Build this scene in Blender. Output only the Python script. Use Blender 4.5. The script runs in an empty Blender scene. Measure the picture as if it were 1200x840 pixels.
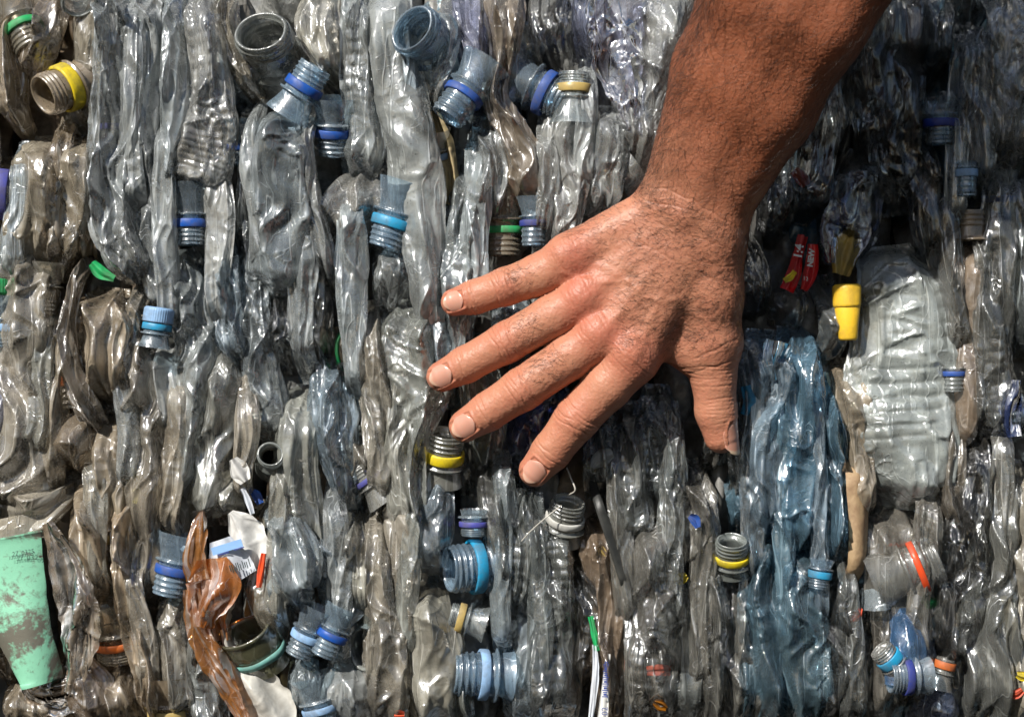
import bpy, math, random
import numpy as np
from mathutils import Vector

C = bpy.context.scene
# ------------------------------------------------------------------ camera, sky, sun, exposure
PXM = 0.00048          # metres per photograph pixel on the bale's face
DCAM = 0.90            # camera distance from the bale's face
cam_d = bpy.data.cameras.new("camera"); cam = bpy.data.objects.new("camera", cam_d)
C.collection.objects.link(cam); C.camera = cam
cam.location = (0, -DCAM, 1.2); cam.rotation_euler = (math.radians(90), 0, 0)
cam_d.sensor_width = 36; cam_d.lens = 18 / (600 * PXM / DCAM)
cam_d.clip_start = 0.02; cam_d.clip_end = 500
cam_d.dof.use_dof = True; cam_d.dof.focus_distance = 0.87; cam_d.dof.aperture_fstop = 14

SUN = Vector((-0.60, -0.82, 0.79)).normalized()      # towards the sun
elev = math.asin(SUN.z); azim = math.atan2(SUN.x, SUN.y)
w = bpy.data.worlds.new("World"); C.world = w; w.use_nodes = True
nt = w.node_tree; bg = nt.nodes["Background"]
sky = nt.nodes.new("ShaderNodeTexSky"); sky.sky_type = 'NISHITA'; sky.sun_disc = False
sky.sun_elevation = elev; sky.sun_rotation = azim
nt.links.new(sky.outputs[0], bg.inputs[0]); bg.inputs[1].default_value = 0.05
sd = bpy.data.lights.new("sun", 'SUN'); sun = bpy.data.objects.new("sun", sd); C.collection.objects.link(sun)
sd.energy = 5.0; sd.angle = math.radians(0.6); sd.color = (1.0, 0.955, 0.88)
sun.rotation_euler = SUN.to_track_quat('Z', 'Y').to_euler(); sun.location = (-1, -3, 4)
C.view_settings.view_transform = 'Standard'; C.view_settings.look = 'None'
C.view_settings.exposure = 0.42; C.view_settings.gamma = 1
C.cycles.max_bounces = 7; C.cycles.transparent_max_bounces = 13; C.cycles.adaptive_threshold = 0.03
C.cycles.glossy_bounces = 2; C.cycles.diffuse_bounces = 2; C.cycles.transmission_bounces = 3
C.cycles.caustics_reflective = False; C.cycles.caustics_refractive = False
C.cycles.sample_clamp_indirect = 4

rnd = random.Random(7)
def U(px, py, h=0.0):
    """photograph pixel seen at height h (m) in front of the bale's face -> a point in the place"""
    k = (DCAM - h) / DCAM
    return np.array([(px - 600) * PXM * k, -h, 1.2 + (420 - py) * PXM * k])

# ------------------------------------------------------------------ noise in numpy
def _h(ix, iy, iz, s):
    a = (ix.astype(np.int64) * 73856093) ^ (iy.astype(np.int64) * 19349663) ^ (iz.astype(np.int64) * 83492791) ^ (int(s) * 2654435761)
    a &= 0xFFFFFFFF
    a = ((a ^ (a >> 16)) * 0x45d9f3b) & 0xFFFFFFFF
    a = ((a ^ (a >> 16)) * 0x45d9f3b) & 0xFFFFFFFF
    a ^= a >> 16
    return (a & 0xFFFFFF) / float(0x1000000)
def vn(x, y, z=0.0, s=0):
    x, y, z = np.broadcast_arrays(np.asarray(x, float), np.asarray(y, float), np.asarray(z, float))
    ix, iy, iz = np.floor(x), np.floor(y), np.floor(z)
    fx, fy, fz = x - ix, y - iy, z - iz
    fx, fy, fz = [f * f * f * (f * (f * 6 - 15) + 10) for f in (fx, fy, fz)]
    r = 0
    for dx in (0, 1):
        wx = fx if dx else 1 - fx
        for dy in (0, 1):
            wy = fy if dy else 1 - fy
            for dz in (0, 1):
                wz = fz if dz else 1 - fz
                r = r + wx * wy * wz * _h(ix + dx, iy + dy, iz + dz, s)
    return r * 2 - 1
def vor(x, y, s=0):
    """distance to nearest and second nearest jittered point"""
    ix, iy = np.floor(x), np.floor(y); z = np.zeros_like(ix)
    f1 = np.full(x.shape, 9.0); f2 = f1.copy()
    for dx in (-1, 0, 1):
        for dy in (-1, 0, 1):
            cx = ix + dx; cy = iy + dy
            d = np.hypot(cx + _h(cx, cy, z, s) - x, cy + _h(cx, cy, z, s + 77) - y)
            f2 = np.minimum(f2, np.maximum(f1, d)); f1 = np.minimum(f1, d)
    return f1, f2
def sstep(a, b, x):
    t = np.clip((x - a) / (b - a), 0, 1); return t * t * (3 - 2 * t)
def facet(x, y, s):
    """piecewise planar: random heights on a triangle lattice, so that every fold is a straight sharp crease"""
    ix, iy = np.floor(x), np.floor(y); fx, fy = x - ix, y - iy; z = np.zeros_like(ix)
    h00, h10, h01, h11 = _h(ix, iy, z, s), _h(ix + 1, iy, z, s), _h(ix, iy + 1, z, s), _h(ix + 1, iy + 1, z, s)
    return np.where(fx + fy < 1, h00 + fx * (h10 - h00) + fy * (h01 - h00), h11 + (1 - fx) * (h01 - h11) + (1 - fy) * (h10 - h11)) - .5
def crumple(u, v, s, big=1.0):
    """creased height field, u and v in mm"""
    wu = u + 3.5 * vn(u / 19, v / 42, 0, s + 1); wv = v + 7 * vn(u / 17, v / 40, 3, s + 2)
    r = facet((wu + .25 * wv) / 8, (wv - .9 * wu) / 34, s + 3) * 5.0
    r = r + facet((wu - .30 * wv) / 5, (wv + 1.2 * wu) / 17, s + 4) * 2.2 * (.55 + .6 * vn(u / 14, v / 33, 0, s + 7))
    m = sstep(-.25, .5, vn(u / 13, v / 22, 5, s + 9))
    r = r + m * facet((wu * .8 + wv * .5) / 3.4, (wv * .8 - wu * .6) / 5.5, s + 5) * 1.4
    b1, b2 = vor(wu / 5, wv / 8.5, s + 6)
    r = r + m * (b1 - .45) * .8
    r = r + 1.5 * np.exp(-np.abs(vn(wu / 8, wv / 42, 0, s + 11)) * 16) + 1.2 * np.exp(-np.abs(vn((wu + wv) / 18, (wv - wu) / 14, 0, s + 13)) * 20) * m
    return r

# ------------------------------------------------------------------ mesh helpers
def mesh(name, V, F, mat, parent=None, smooth=True):
    V = np.asarray(V, float); F = np.asarray(F, np.int32)
    o0 = V.mean(0) if parent is None else np.zeros(3)
    me = bpy.data.meshes.new(name)
    n, k = F.shape
    me.vertices.add(len(V)); me.vertices.foreach_set("co", (V - o0).astype(np.float32).ravel())
    me.loops.add(n * k); me.loops.foreach_set("vertex_index", F.ravel())
    me.polygons.add(n); me.polygons.foreach_set("loop_start", np.arange(0, n * k, k, dtype=np.int32))
    me.polygons.foreach_set("loop_total", np.full(n, k, np.int32))
    me.polygons.foreach_set("use_smooth", np.full(n, smooth))
    me.update(calc_edges=True); me.validate()
    me.materials.append(mat)
    o = bpy.data.objects.new(name, me); C.collection.objects.link(o)
    if parent is None: o.location = o0
    else:
        o.parent = parent
        me.transform(__import__('mathutils').Matrix.Translation(-Vector(parent['_o'])))
    return o
def root(name, loc):
    o = bpy.data.objects.new(name, None); C.collection.objects.link(o)
    o.location = loc; o.empty_display_size = .01; o['_o'] = [float(x) for x in loc]; return o
def tag(o, label, cat, group=None):
    o['label'] = label; o['category'] = cat
    if group: o['group'] = group
    return o
def grid_faces(nv, nu, closed):
    i = np.arange(nv - 1)[:, None]; m = nu if closed else nu - 1
    j = np.arange(m)[None, :]; j2 = (j + 1) % nu
    a = i * nu + j; b = i * nu + j2; c = (i + 1) * nu + j2; d = (i + 1) * nu + j
    return np.stack([a + 0 * b, b, c, d], -1).reshape(-1, 4)
def catmull(P, n):
    P = np.asarray(P, float)
    if len(P) == 2: P = np.array([P[0], (P[0] + P[1]) / 2, P[1]])
    Q = np.vstack([2 * P[0] - P[1], P, 2 * P[-1] - P[-2]])
    t = np.linspace(0, len(P) - 1 - 1e-6, n); i = t.astype(int); f = (t - i)[:, None]
    a, b, c, d = Q[i], Q[i + 1], Q[i + 2], Q[i + 3]
    return .5 * (2 * b + (c - a) * f + (2 * a - 5 * b + 4 * c - d) * f ** 2 + (3 * b - a - 3 * c + d) * f ** 3)
def tube(P, R, k=8):
    """polyline tube with closed ends"""
    P = np.asarray(P, float); R = np.broadcast_to(np.asarray(R, float), (len(P),))
    T = np.gradient(P, axis=0); T /= np.linalg.norm(T, axis=1)[:, None] + 1e-12
    A = np.cross(T, [0.13, 1, 0.07]); A /= np.linalg.norm(A, axis=1)[:, None]; B = np.cross(T, A)
    a = np.linspace(0, 2 * np.pi, k, endpoint=False)
    V = P[:, None] + R[:, None, None] * (A[:, None] * np.cos(a)[None, :, None] + B[:, None] * np.sin(a)[None, :, None])
    V = np.concatenate([P[:1, None] + 0 * V[:1], V, P[-1:, None] + 0 * V[:1]])
    return V.reshape(-1, 3), grid_faces(len(V), k, True)

# ------------------------------------------------------------------ materials
class NT:
    def __init__(s, name):
        s.m = bpy.data.materials.new(name); s.m.use_nodes = True; s.t = s.m.node_tree; s.t.nodes.clear()
        s.out = s.n("OutputMaterial")
    def n(s, k, **kw):
        x = s.t.nodes.new("ShaderNode" + k)
        for a, b in kw.items():
            if a[0] == '_': setattr(x, a[1:], b)
            else:
                q = [i for i in x.inputs if i.name.replace(" ", "") == a]
                s.set(q[0], b)
        return x
    def set(s, inp, b):
        if hasattr(b, 'outputs'): s.t.links.new(b.outputs[0], inp)
        elif isinstance(b, bpy.types.NodeSocket): s.t.links.new(b, inp)
        else:
            if isinstance(b, tuple) and len(b) == 3 and inp.type == 'RGBA': b = b + (1,)
            inp.default_value = b
    def math(s, op, a, b=0.0, c=None, clamp=False):
        x = s.t.nodes.new("ShaderNodeMath"); x.operation = op; x.use_clamp = clamp
        s.set(x.inputs[0], a); s.set(x.inputs[1], b)
        if c is not None: s.set(x.inputs[2], c)
        return x
    def mix(s, f, a, b):
        x = s.t.nodes.new("ShaderNodeMixShader"); s.set(x.inputs[0], f); s.set(x.inputs[1], a); s.set(x.inputs[2], b); return x
    def cmix(s, f, a, b):
        x = s.t.nodes.new("ShaderNodeMix"); x.data_type = 'RGBA'
        s.set(x.inputs[0], f); s.set(x.inputs[6], a); s.set(x.inputs[7], b); return x.outputs[2]
    def ramp(s, f, lo, hi, a=0.0, b=1.0):
        x = s.t.nodes.new("ShaderNodeMapRange"); s.set(x.inputs[0], f)
        x.inputs[1].default_value = lo; x.inputs[2].default_value = hi
        s.set(x.inputs[3], a); s.set(x.inputs[4], b); return x
    def coords(s, stretch=(1, 1, 1)):
        tc = s.n("TexCoord"); oi = s.n("ObjectInfo")
        v = s.t.nodes.new("ShaderNodeVectorMath"); v.operation = 'MULTIPLY_ADD'
        s.set(v.inputs[0], tc.outputs['Object']); v.inputs[1].default_value = stretch
        cmb = s.t.nodes.new("ShaderNodeCombineXYZ")
        for k in range(3): s.set(cmb.inputs[k], s.math('MULTIPLY', oi.outputs['Random'], 3.1 + k * 2.3))
        s.set(v.inputs[2], cmb); return v.outputs[0], oi
    def noise(s, vec, scale, detail=3.0, rough=.55, dist=0.0):
        x = s.t.nodes.new("ShaderNodeTexNoise"); s.set(x.inputs['Vector'], vec); x.inputs['Scale'].default_value = scale
        x.inputs['Detail'].default_value = detail; x.inputs['Roughness'].default_value = rough; x.inputs['Distortion'].default_value = dist
        return x.outputs[0]
    def voro(s, vec, scale, feat='F1'):
        x = s.t.nodes.new("ShaderNodeTexVoronoi"); x.feature = feat; s.set(x.inputs['Vector'], vec); x.inputs['Scale'].default_value = scale
        return x.outputs['Distance']

def film_mat(name, tint, dust, lo, hi, rough=.085, gloss=1.0, fine=1.0, sheen=.045):
    """thin clear plastic: see-through film, a veil of dust, creases whitened by folding, a skin of gloss"""
    k = NT(name); vec, oi = k.coords(); vs, _ = k.coords((1, 1, .22))
    n1 = k.noise(vec, 26, 5, .62, .6); n2 = k.noise(vs, 170, 3, .6); n3 = k.noise(vec, 700, 2, .6)
    d = k.math('MULTIPLY_ADD', n2, .35, k.math('MULTIPLY', n1, .75)); d = k.math('MULTIPLY_ADD', n3, .22, d)
    d = k.ramp(d, .45, .88, lo, hi)
    d = k.math('MULTIPLY_ADD', oi.outputs['Random'], .10, k.math('SUBTRACT', d, .05), clamp=True)
    # folding lines: long ones running with the bottle, short ones across
    vl, _ = k.coords((1, 1, .10))
    l1 = k.ramp(k.math('ABSOLUTE', k.math('SUBTRACT', k.noise(vl, 75, 2, .5, .25), .5)), 0, .022, 1, 0)
    l2 = k.ramp(k.math('ABSOLUTE', k.math('SUBTRACT', k.noise(vec, 62, 2, .6, .6), .5)), 0, .014, 1, 0)
    l2 = k.math('MULTIPLY', l2, k.ramp(k.noise(vec, 33, 2), .48, .6, 0, 1))
    cr = k.math('MAXIMUM', l1, l2)
    hgt = k.math('MULTIPLY', k.noise(vs, 120, 4, .6, 1.0), 1.0)
    hgt = k.math('MULTIPLY_ADD', k.voro(vs, 190), .45, hgt)
    hgt = k.math('MULTIPLY_ADD', k.noise(vec, 300, 4, .65, .8), .55, hgt)
    hgt = k.math('MULTIPLY_ADD', cr, .80, hgt)
    bmp = k.n("Bump", Height=hgt, Strength=.38 * fine, Distance=.0013)
    lw = k.n("LayerWeight", Blend=.35, Normal=bmp)
    edge = k.math('POWER', lw.outputs['Facing'], 3.0)
    col = k.cmix(k.ramp(n1, .38, .62), tuple(c * .66 for c in dust), dust)
    col = k.cmix(k.ramp(n3, .62, .7), col, tuple(c * .45 for c in dust))
    rr = oi.outputs['Random']
    grime = k.ramp(k.noise(vec, 11, 3, .6, .5), .54, .70, 0, .38)
    col = k.cmix(grime, col, tuple(a * b for a, b in zip(dust, (.62, .50, .36))))
    hue = k.cmix(k.math('FRACT', k.math('MULTIPLY', rr, 7.3)), (1.0, .95, .87, 1), (.82, .94, 1.0, 1))
    mu = k.t.nodes.new("ShaderNodeMix"); mu.data_type = 'RGBA'; mu.blend_type = 'MULTIPLY'; mu.inputs[0].default_value = 1
    k.set(mu.inputs[6], col); k.set(mu.inputs[7], hue)
    vv = k.t.nodes.new("ShaderNodeHueSaturation"); k.set(vv.inputs['Color'], mu.outputs[2]); k.set(vv.inputs['Value'], k.ramp(k.math('FRACT', k.math('MULTIPLY', rr, 13.7)), 0, 1, .80, 1.2)); col = vv.outputs[0]
    dif = k.n("BsdfDiffuse", Color=col, Normal=bmp); trl = k.n("BsdfTranslucent", Color=col, Normal=bmp)
    dd = k.mix(.38, dif, trl)
    tr = k.n("BsdfTransparent", Color=tint)
    f = k.math('MULTIPLY_ADD', edge, .50, d); f = k.math('MULTIPLY_ADD', cr, .34 * fine, f, clamp=True)
    body = k.mix(f, tr, dd)
    rg = k.ramp(k.noise(vec, 60, 2), .35, .7, rough * .4, rough * 1.6)
    gl = k.n("BsdfGlossy", Color=(1, 1, 1), Roughness=rg, Normal=bmp)
    gs = k.n("BsdfGlossy", Color=(.92, .95, 1), Roughness=.42, Normal=bmp)
    fr = k.n("Fresnel", IOR=1.55, Normal=bmp)
    g = k.math('MULTIPLY_ADD', fr, 1.5 * gloss, .03 * gloss, clamp=True)
    body = k.mix(k.math('MULTIPLY_ADD', cr, .12, sheen), body, gs)
    sh = k.mix(g, body, gl); k.set(k.out.inputs[0], sh)
    return k.m
def solid_mat(name, col, rough=.35, dirt=.35, dirtc=(.10, .085, .07), bump=.3, spec=.5, tr=0.0):
    k = NT(name); vec, oi = k.coords()
    n1 = k.noise(vec, 70, 5, .65, .5); n2 = k.noise(vec, 400, 3)
    f = k.math('MULTIPLY', k.ramp(k.math('MULTIPLY_ADD', n2, .3, n1), .55, .8), dirt)
    c = k.cmix(f, col, dirtc)
    b = k.n("Bump", Height=k.math('MULTIPLY_ADD', n2, .3, n1), Strength=bump, Distance=.0008)
    p = k.n("BsdfPrincipled", BaseColor=c, Roughness=k.ramp(f, 0, .6, rough, .8), Normal=b)
    p.inputs['Specular IOR Level'].default_value = spec
    sh = p
    if tr: sh = k.mix(tr, p, k.n("BsdfTranslucent", Color=c, Normal=b))
    k.set(k.out.inputs[0], sh); return k.m

MT = {
 'clear': film_mat('clear_film', (.97, .98, .98), (.80, .84, .86), .13, .46),
 'haze':  film_mat('hazy_film', (.95, .97, .97), (.82, .86, .88), .22, .62, sheen=.05),
 'gray':  film_mat('gray_film', (.93, .94, .93), (.68, .71, .71), .18, .58),
 'dark':  film_mat('smoky_shaded_film', (.86, .87, .87), (.20, .195, .185), .03, .24, sheen=.02, gloss=.8, fine=.7),  # smoky plastic, its colour darkened further as painted shade beside the forearm
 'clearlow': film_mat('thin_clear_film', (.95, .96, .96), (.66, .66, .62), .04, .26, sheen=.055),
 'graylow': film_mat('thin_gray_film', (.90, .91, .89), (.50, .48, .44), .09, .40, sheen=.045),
 'brown': film_mat('brown_dusty_film', (.93, .89, .83), (.74, .61, .46), .20, .64, sheen=.04),
 'mud':   film_mat('muddy_film', (.80, .72, .62), (.42, .32, .235), .32, .82, rough=.2, sheen=.06),
 'beige': film_mat('beige_dusty_film', (.92, .89, .83), (.74, .66, .54), .30, .75, rough=.2, sheen=.08),
 'warm':  film_mat('clear_film_with_warm_dust', (.97, .95, .91), (.80, .74, .64), .16, .54, sheen=.04),
 'blue':  film_mat('pale_blue_film', (.86, .94, .99), (.64, .77, .90), .12, .44),
 'teal':  film_mat('deep_blue_film', (.66, .86, .98), (.38, .64, .84), .10, .42, sheen=.04),
 'deepblue': film_mat('strong_blue_film', (.38, .64, .93), (.12, .30, .66), .12, .45),
 'embossed': film_mat('whitish_embossed_film', (.95, .97, .96), (.82, .84, .80), .30, .70, sheen=.04),
 'violet': film_mat('violet_film', (.82, .85, .98), (.50, .54, .80), .12, .42, rough=.1),
 'navy':  film_mat('navy_film', (.25, .34, .72), (.05, .09, .30), .14, .45, sheen=.06),
 'neck':  film_mat('clear_neck_plastic', (.96, .97, .97), (.74, .76, .75), .12, .42, rough=.16, gloss=.6, fine=.45, sheen=.03),
 'neckblue': film_mat('blue_neck_plastic', (.76, .90, .99), (.58, .73, .90), .13, .42, rough=.16, gloss=.6, fine=.45, sheen=.03),
 'neckdirt': film_mat('dirty_neck_plastic', (.90, .83, .73), (.52, .43, .32), .25, .62, rough=.2, gloss=.6, fine=.5, sheen=.03),
 'neckgray': film_mat('gray_neck_plastic', (.84, .85, .84), (.52, .52, .48), .32, .66, rough=.22, gloss=.6, fine=.5, sheen=.03),
}
RING = dict(blue=(.012, .09, .42), violet=(.07, .08, .42), navy=(.015, .04, .30), cyan=(.02, .32, .58), pale=(.30, .50, .78), yellow=(.80, .62, .02),
            gold=(.52, .38, .13), green=(.02, .42, .13), orange=(.62, .15, .03), red=(.75, .08, .02), white=(.62, .62, .58), teal=(.16, .42, .38))
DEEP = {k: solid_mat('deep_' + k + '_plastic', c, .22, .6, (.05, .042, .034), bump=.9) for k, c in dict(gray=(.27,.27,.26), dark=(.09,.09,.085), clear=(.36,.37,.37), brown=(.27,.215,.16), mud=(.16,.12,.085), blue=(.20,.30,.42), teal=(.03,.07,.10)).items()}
RM = {k: solid_mat(k + '_ring_plastic', v, .36, .55, bump=.35, tr=.15) for k, v in RING.items()}
# ------------------------------------------------------------------ bottle builders
def squash(path, h, d, seed, crump=1.0, ribs=0.0, folds=None, closed=True, ragged=0.0, taper=(1, 1), nu=108, step=.00085):
    """a flattened, crumpled bottle wall (closed) or sheet (open) swept down a path of (px, py, half width px[, h])"""
    r = random.Random(seed)
    P = np.array([list(U(p[0], p[1], h + (p[3] if len(p) > 3 else 0))) + [p[2] * PXM] for p in path])
    L = np.linalg.norm(np.diff(P[:, :3], axis=0), axis=1).sum()
    nv = max(12, int(L / step))
    Q = catmull(P, nv); W = np.maximum(Q[:, 3], .0015); Q = Q[:, :3]
    v = np.linspace(0, L, nv) * 1000
    T = np.gradient(Q, axis=0); T /= np.linalg.norm(T, axis=1)[:, None]
    N = np.array([0, -1.0, 0]); N = N - T * (T @ N)[:, None]; N /= np.linalg.norm(N, axis=1)[:, None]
    S = np.cross(N, T)
    vm = v[:, None]
    if closed:
        t = np.linspace(0, 2 * np.pi, nu, endpoint=False) - np.pi / 2     # seam at the back
        tw = .6 * vn(v / 45, seed * 1.7, 0, seed)[:, None]
        t = t[None] + 0 * vm
        W2 = W * (1.30 + .15 * vn(v / 24, 1.3, 0, seed + 5) + .06 * np.abs(vn(v / 9, 4.3, 0, seed + 15)))
        pin = r.uniform(1.4, 2.4)                                          # pinched seams along both edges
        cx = np.sign(np.cos(t)) * np.abs(np.cos(t)) ** .9; cy = np.sign(np.sin(t)) * np.abs(np.sin(t)) ** pin
        k1 = r.choice([4, 5, 6]); k2 = r.choice([7, 9, 11]); A = folds if folds is not None else r.uniform(.35, .75)
        ph = 2.2 * vn(v / 34, 7.1, 0, seed + 1)[:, None]; ph2 = 2.4 * vn(v / 19, 3.1, 0, seed + 2)[:, None]
        fa = A * (1 + .7 * vn(v / 21, 2.2, 0, seed + 3)[:, None])
        s1 = np.abs(np.sin(k1 * t / 2 + ph + r.uniform(0, 6))); s2 = np.abs(np.sin(k2 * t / 2 + ph2 + r.uniform(0, 6)))
        f = fa * (.55 - s1) + .38 * fa * (.6 - s2)                          # sharp ridges outwards, hollows between
        D = d * (1 + .35 * vn(v / 26, 4.4, 0, seed + 6))
        e0 = sstep(0, 9, v); e1 = sstep(0, 9, L * 1000 - v)
        e = np.minimum(e0 if taper[0] else 1, e1 if taper[1] else 1) + 0 * v
        X = W2[:, None] * cx * (1 + .22 * f) * (.8 + .2 * e[:, None]); Y = D[:, None] * cy * (1 + f) * (.25 + .75 * e[:, None])
        Y = Y + tw * X * 1.0
        # the ends dive into the bale
        dive = (.020 if taper[0] else 0) * (1 - sstep(0, 26, v)) ** 1.3 + (.020 if taper[1] else 0) * (1 - sstep(0, 26, L * 1000 - v)) ** 1.3
        Y = Y - dive[:, None]
        u = (t / (2 * np.pi)) * 2 * (W.mean() + d) * 1000 * 1.6
        nx, ny = np.cos(t), np.sin(t) * 1.0
    else:
        a = np.linspace(-1, 1, nu)[None] + 0 * vm
        W2 = W * (1 + .12 * vn(v / 14, 1.3, 0, seed + 5))
        rag = 1 + ragged * (vn(a * 3, vm / 4, 0, seed + 8))
        X = W2[:, None] * a * rag
        Y = d * (vn(a * 1.7 + 5, vm / 22, 0, seed + 2)) + .25 * W2[:, None] * np.cos(a * 4 + 2 * vn(vm / 30, 1, 0, seed))
        u = a * W.mean() * 1000; nx, ny = 0 * a, 1 + 0 * a
        e = np.ones(nv)
    ribs *= .6
    c = crumple(u + 40 * (seed % 13), vm + 0 * u, seed * 3, 1.0) * crump * (.92 if closed else .62)
    if ribs:
        per = r.uniform(4.5, 7)
        msk = sstep(-.1, .4, vn(vm / 40, u / 30, 0, seed + 21))
        c = c - ribs * msk * np.exp(-(np.abs(((vm + 2.0 * vn(u / 9, vm / 30, 0, seed)) / per) % 1 - .5) * 5) ** 2)
    amp = .001 * min(1.0, W.mean() / .007)
    X = X + nx * c * amp * .30; Y = Y + ny * c * amp
    V = Q[:, None] + S[:, None] * X[..., None] + N[:, None] * Y[..., None]
    return V.reshape(-1, 3), grid_faces(nv, nu, closed)

def lathe(axis0, ax, prof, n=44, squish=1.0, seed=0, wob=.02):
    """prof: list of (distance along axis, radius)"""
    ax = np.asarray(ax, float); ax /= np.linalg.norm(ax)
    A = np.cross(ax, [0.2, 1, 0.1]); A /= np.linalg.norm(A); B = np.cross(ax, A)
    a = np.linspace(0, 2 * np.pi, n, endpoint=False)
    pr = np.array(prof, float)
    rr = pr[:, 1][:, None] * (1 + wob * vn(np.cos(a)[None] * 1.5 + 9, np.sin(a)[None] * 1.5 + pr[:, 0][:, None] * 90, 0, seed))
    V = axis0 + ax * pr[:, 0][:, None, None] + rr[..., None] * (A * np.cos(a)[None, :, None] + B * squish * np.sin(a)[None, :, None])
    return V.reshape(-1, 3), grid_faces(len(pr), n, True)

def add_neck(parent, px, py, R, ang, tilt=0, ring='blue', h=.006, mat='neck', length=1.0, shoulder=1.0, squish=1.0, seed=1, ringw=1.0, ringpos=0.0, cap=None):
    """neck with thread, flange, tamper ring; (px, py) is the middle of the ring; ang = way the mouth points in the picture plane"""
    squish = squish * random.Random(seed * 31).uniform(.74, .96)
    R = R * PXM * .94; h += .0010; a, t = math.radians(ang), math.radians(tilt)
    ax = np.array([math.cos(a) * math.cos(t), -math.sin(t), math.sin(a) * math.cos(t)])
    c = U(px, py, h)
    # axis coordinate 0 = ring centre
    m = R * length
    prof = []
    if shoulder:
        for q in np.linspace(0, 1, 10): prof.append((-R * (.70 + 1.5 * shoulder * (1 - q)), R * (.95 + .50 * shoulder * (1 - q) ** 1.3 * (1 + .05 * math.sin(q * 9 + seed)))))
    prof += [(-R * .62, R * .95), (-R * .6, R * 1.2), (-R * .5, R * 1.22), (-R * .47, R * .97), (-R * .2, R * .95), (R * .3, R * .95)]
    for q in np.linspace(0, 1, 34):   # thread turns
        s = abs(math.sin(q * 3.0 * math.pi)) ** 4
        prof.append((R * .36 + m * .85 * q, R * (.93 + .085 * s)))
    top = R * .36 + m * .85
    prof += [(top + R * .06, R * .95), (top + R * .12, R * .92), (top + R * .13, R * .86), (top + R * .08, R * .80), (top - R * .2, R * .79)]
    for q in np.linspace(0, 1, 6): prof.append((top - R * .2 - (top + R * .4) * q, R * .79))
    V, F = lathe(c, ax, prof, 48, squish, seed, .015)
    V = V + (ax * 0); nk = mesh('neck', V, F, MT[mat], parent)
    if ring:
        w = R * .26 * ringw; o = R * ringpos
        pr = [(o - w, R * 1.0), (o - w, R * 1.1), (o - w * .8, R * 1.135), (o + w * .8, R * 1.13), (o + w, R * 1.09), (o + w, R * 1.0)]
        V, F = lathe(c, ax, pr, 48, squish, seed, .03)
        mesh('neck_ring', V, F, RM[ring], parent)
    if cap:
        build_cap(parent, c + ax * R * .34, ax, R, cap, seed)
    return c, ax, R
def build_cap(parent, c, ax, R, colour, seed, name='cap'):
    H = R * 1.15
    pr = [(0, R * .99), (0, R * 1.13)] + [(H * q, R * (1.13 + .012)) for q in np.linspace(.05, .85, 8)] + [(H * .93, R * 1.1), (H, R * 1.0), (H * 1.01, R * .6), (H * 1.01, R * .01)]
    n = 120; V, F = lathe(c, ax, pr, n, 1, seed, .01)
    V = V.reshape(len(pr), n, 3)
    cen = c + ax * (np.array([p[0] for p in pr])[:, None]); a = np.arange(n)
    rib = 1 + .018 * np.sign(np.sin(a * 2 * np.pi * 40 / n + .1)); rib = np.where((np.arange(len(pr))[:, None] > 1) & (np.arange(len(pr))[:, None] < 10), rib[None], 1)
    V = cen[:, None] + (V - cen[:, None]) * rib[..., None]
    return mesh(name, V.reshape(-1, 3), F, RM[colour] if isinstance(colour, str) else colour, parent)

THINGS = []      # (object, centre px, tint words, path) for the labels
def bottle(path, tint='clear', label=None, h=.0, d=.012, seed=None, neck=None, crump=1.0, ribs=0.0, folds=None, mark=None, taper=(1, 1)):
    seed = seed if seed is not None else len(THINGS) * 7 + 3
    mx, my = np.mean([q[0] for q in path]), np.mean([q[1] for q in path]); word = tint
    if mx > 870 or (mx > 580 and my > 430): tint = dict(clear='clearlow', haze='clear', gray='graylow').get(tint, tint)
    hsh = int(mx * 7 + my * 3)
    if tint in ('clear', 'gray', 'haze') and ((mx < 620 and my > 430 and hsh % 5 < 3) or (mx < 190 and hsh % 5 < 2)): tint = 'warm'
    if 190 < mx < 600 and my < 450 and tint in ('clear', 'gray', 'haze') and (int(mx * 7 + my * 3) % 6 == 0): tint = 'blue'; word = 'blue'
    pm = path[len(path) // 2]
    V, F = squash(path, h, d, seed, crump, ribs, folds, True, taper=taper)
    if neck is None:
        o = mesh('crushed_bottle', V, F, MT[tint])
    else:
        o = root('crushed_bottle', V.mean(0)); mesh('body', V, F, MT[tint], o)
        for nk in (neck if isinstance(neck, list) else [neck]): add_neck(o, seed=seed, **nk)
    tag(o, label or '', 'bottle', 'crushed bottles packed in the bale')
    ys = [p[1] for p in path]; xs = [p[0] for p in path]
    cx, cy = np.mean(xs), (max(min(ys), 0) + min(max(ys), 840)) / 2
    THINGS.append(dict(o=o, x=cx, y=cy, tint=word, len=min(max(ys), 840) - max(min(ys), 0), w=np.mean([p[2] for p in path]), label=label, mark=mark))
    return o
def film(path, mat, name, label, cat, h=.016, d=.004, seed=1, crump=1.0, ragged=.08, mark=None, group=None, nu=40, thick=.0):
    V, F = squash(path, h, d, seed, crump, 0, None, False, ragged, nu=nu, step=.0009)
    o = mesh(name, V, F, mat)
    tag(o, label, cat, group)
    THINGS.append(dict(o=o, x=np.mean([p[0] for p in path]), y=np.mean([p[1] for p in path]), tint='', len=0, w=0, label=label, mark=mark))
    return o
def reg(o, px, py, label, mark=None):
    THINGS.append(dict(o=o, x=px, y=py, tint='', len=0, w=0, label=label, mark=mark)); return o
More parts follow.
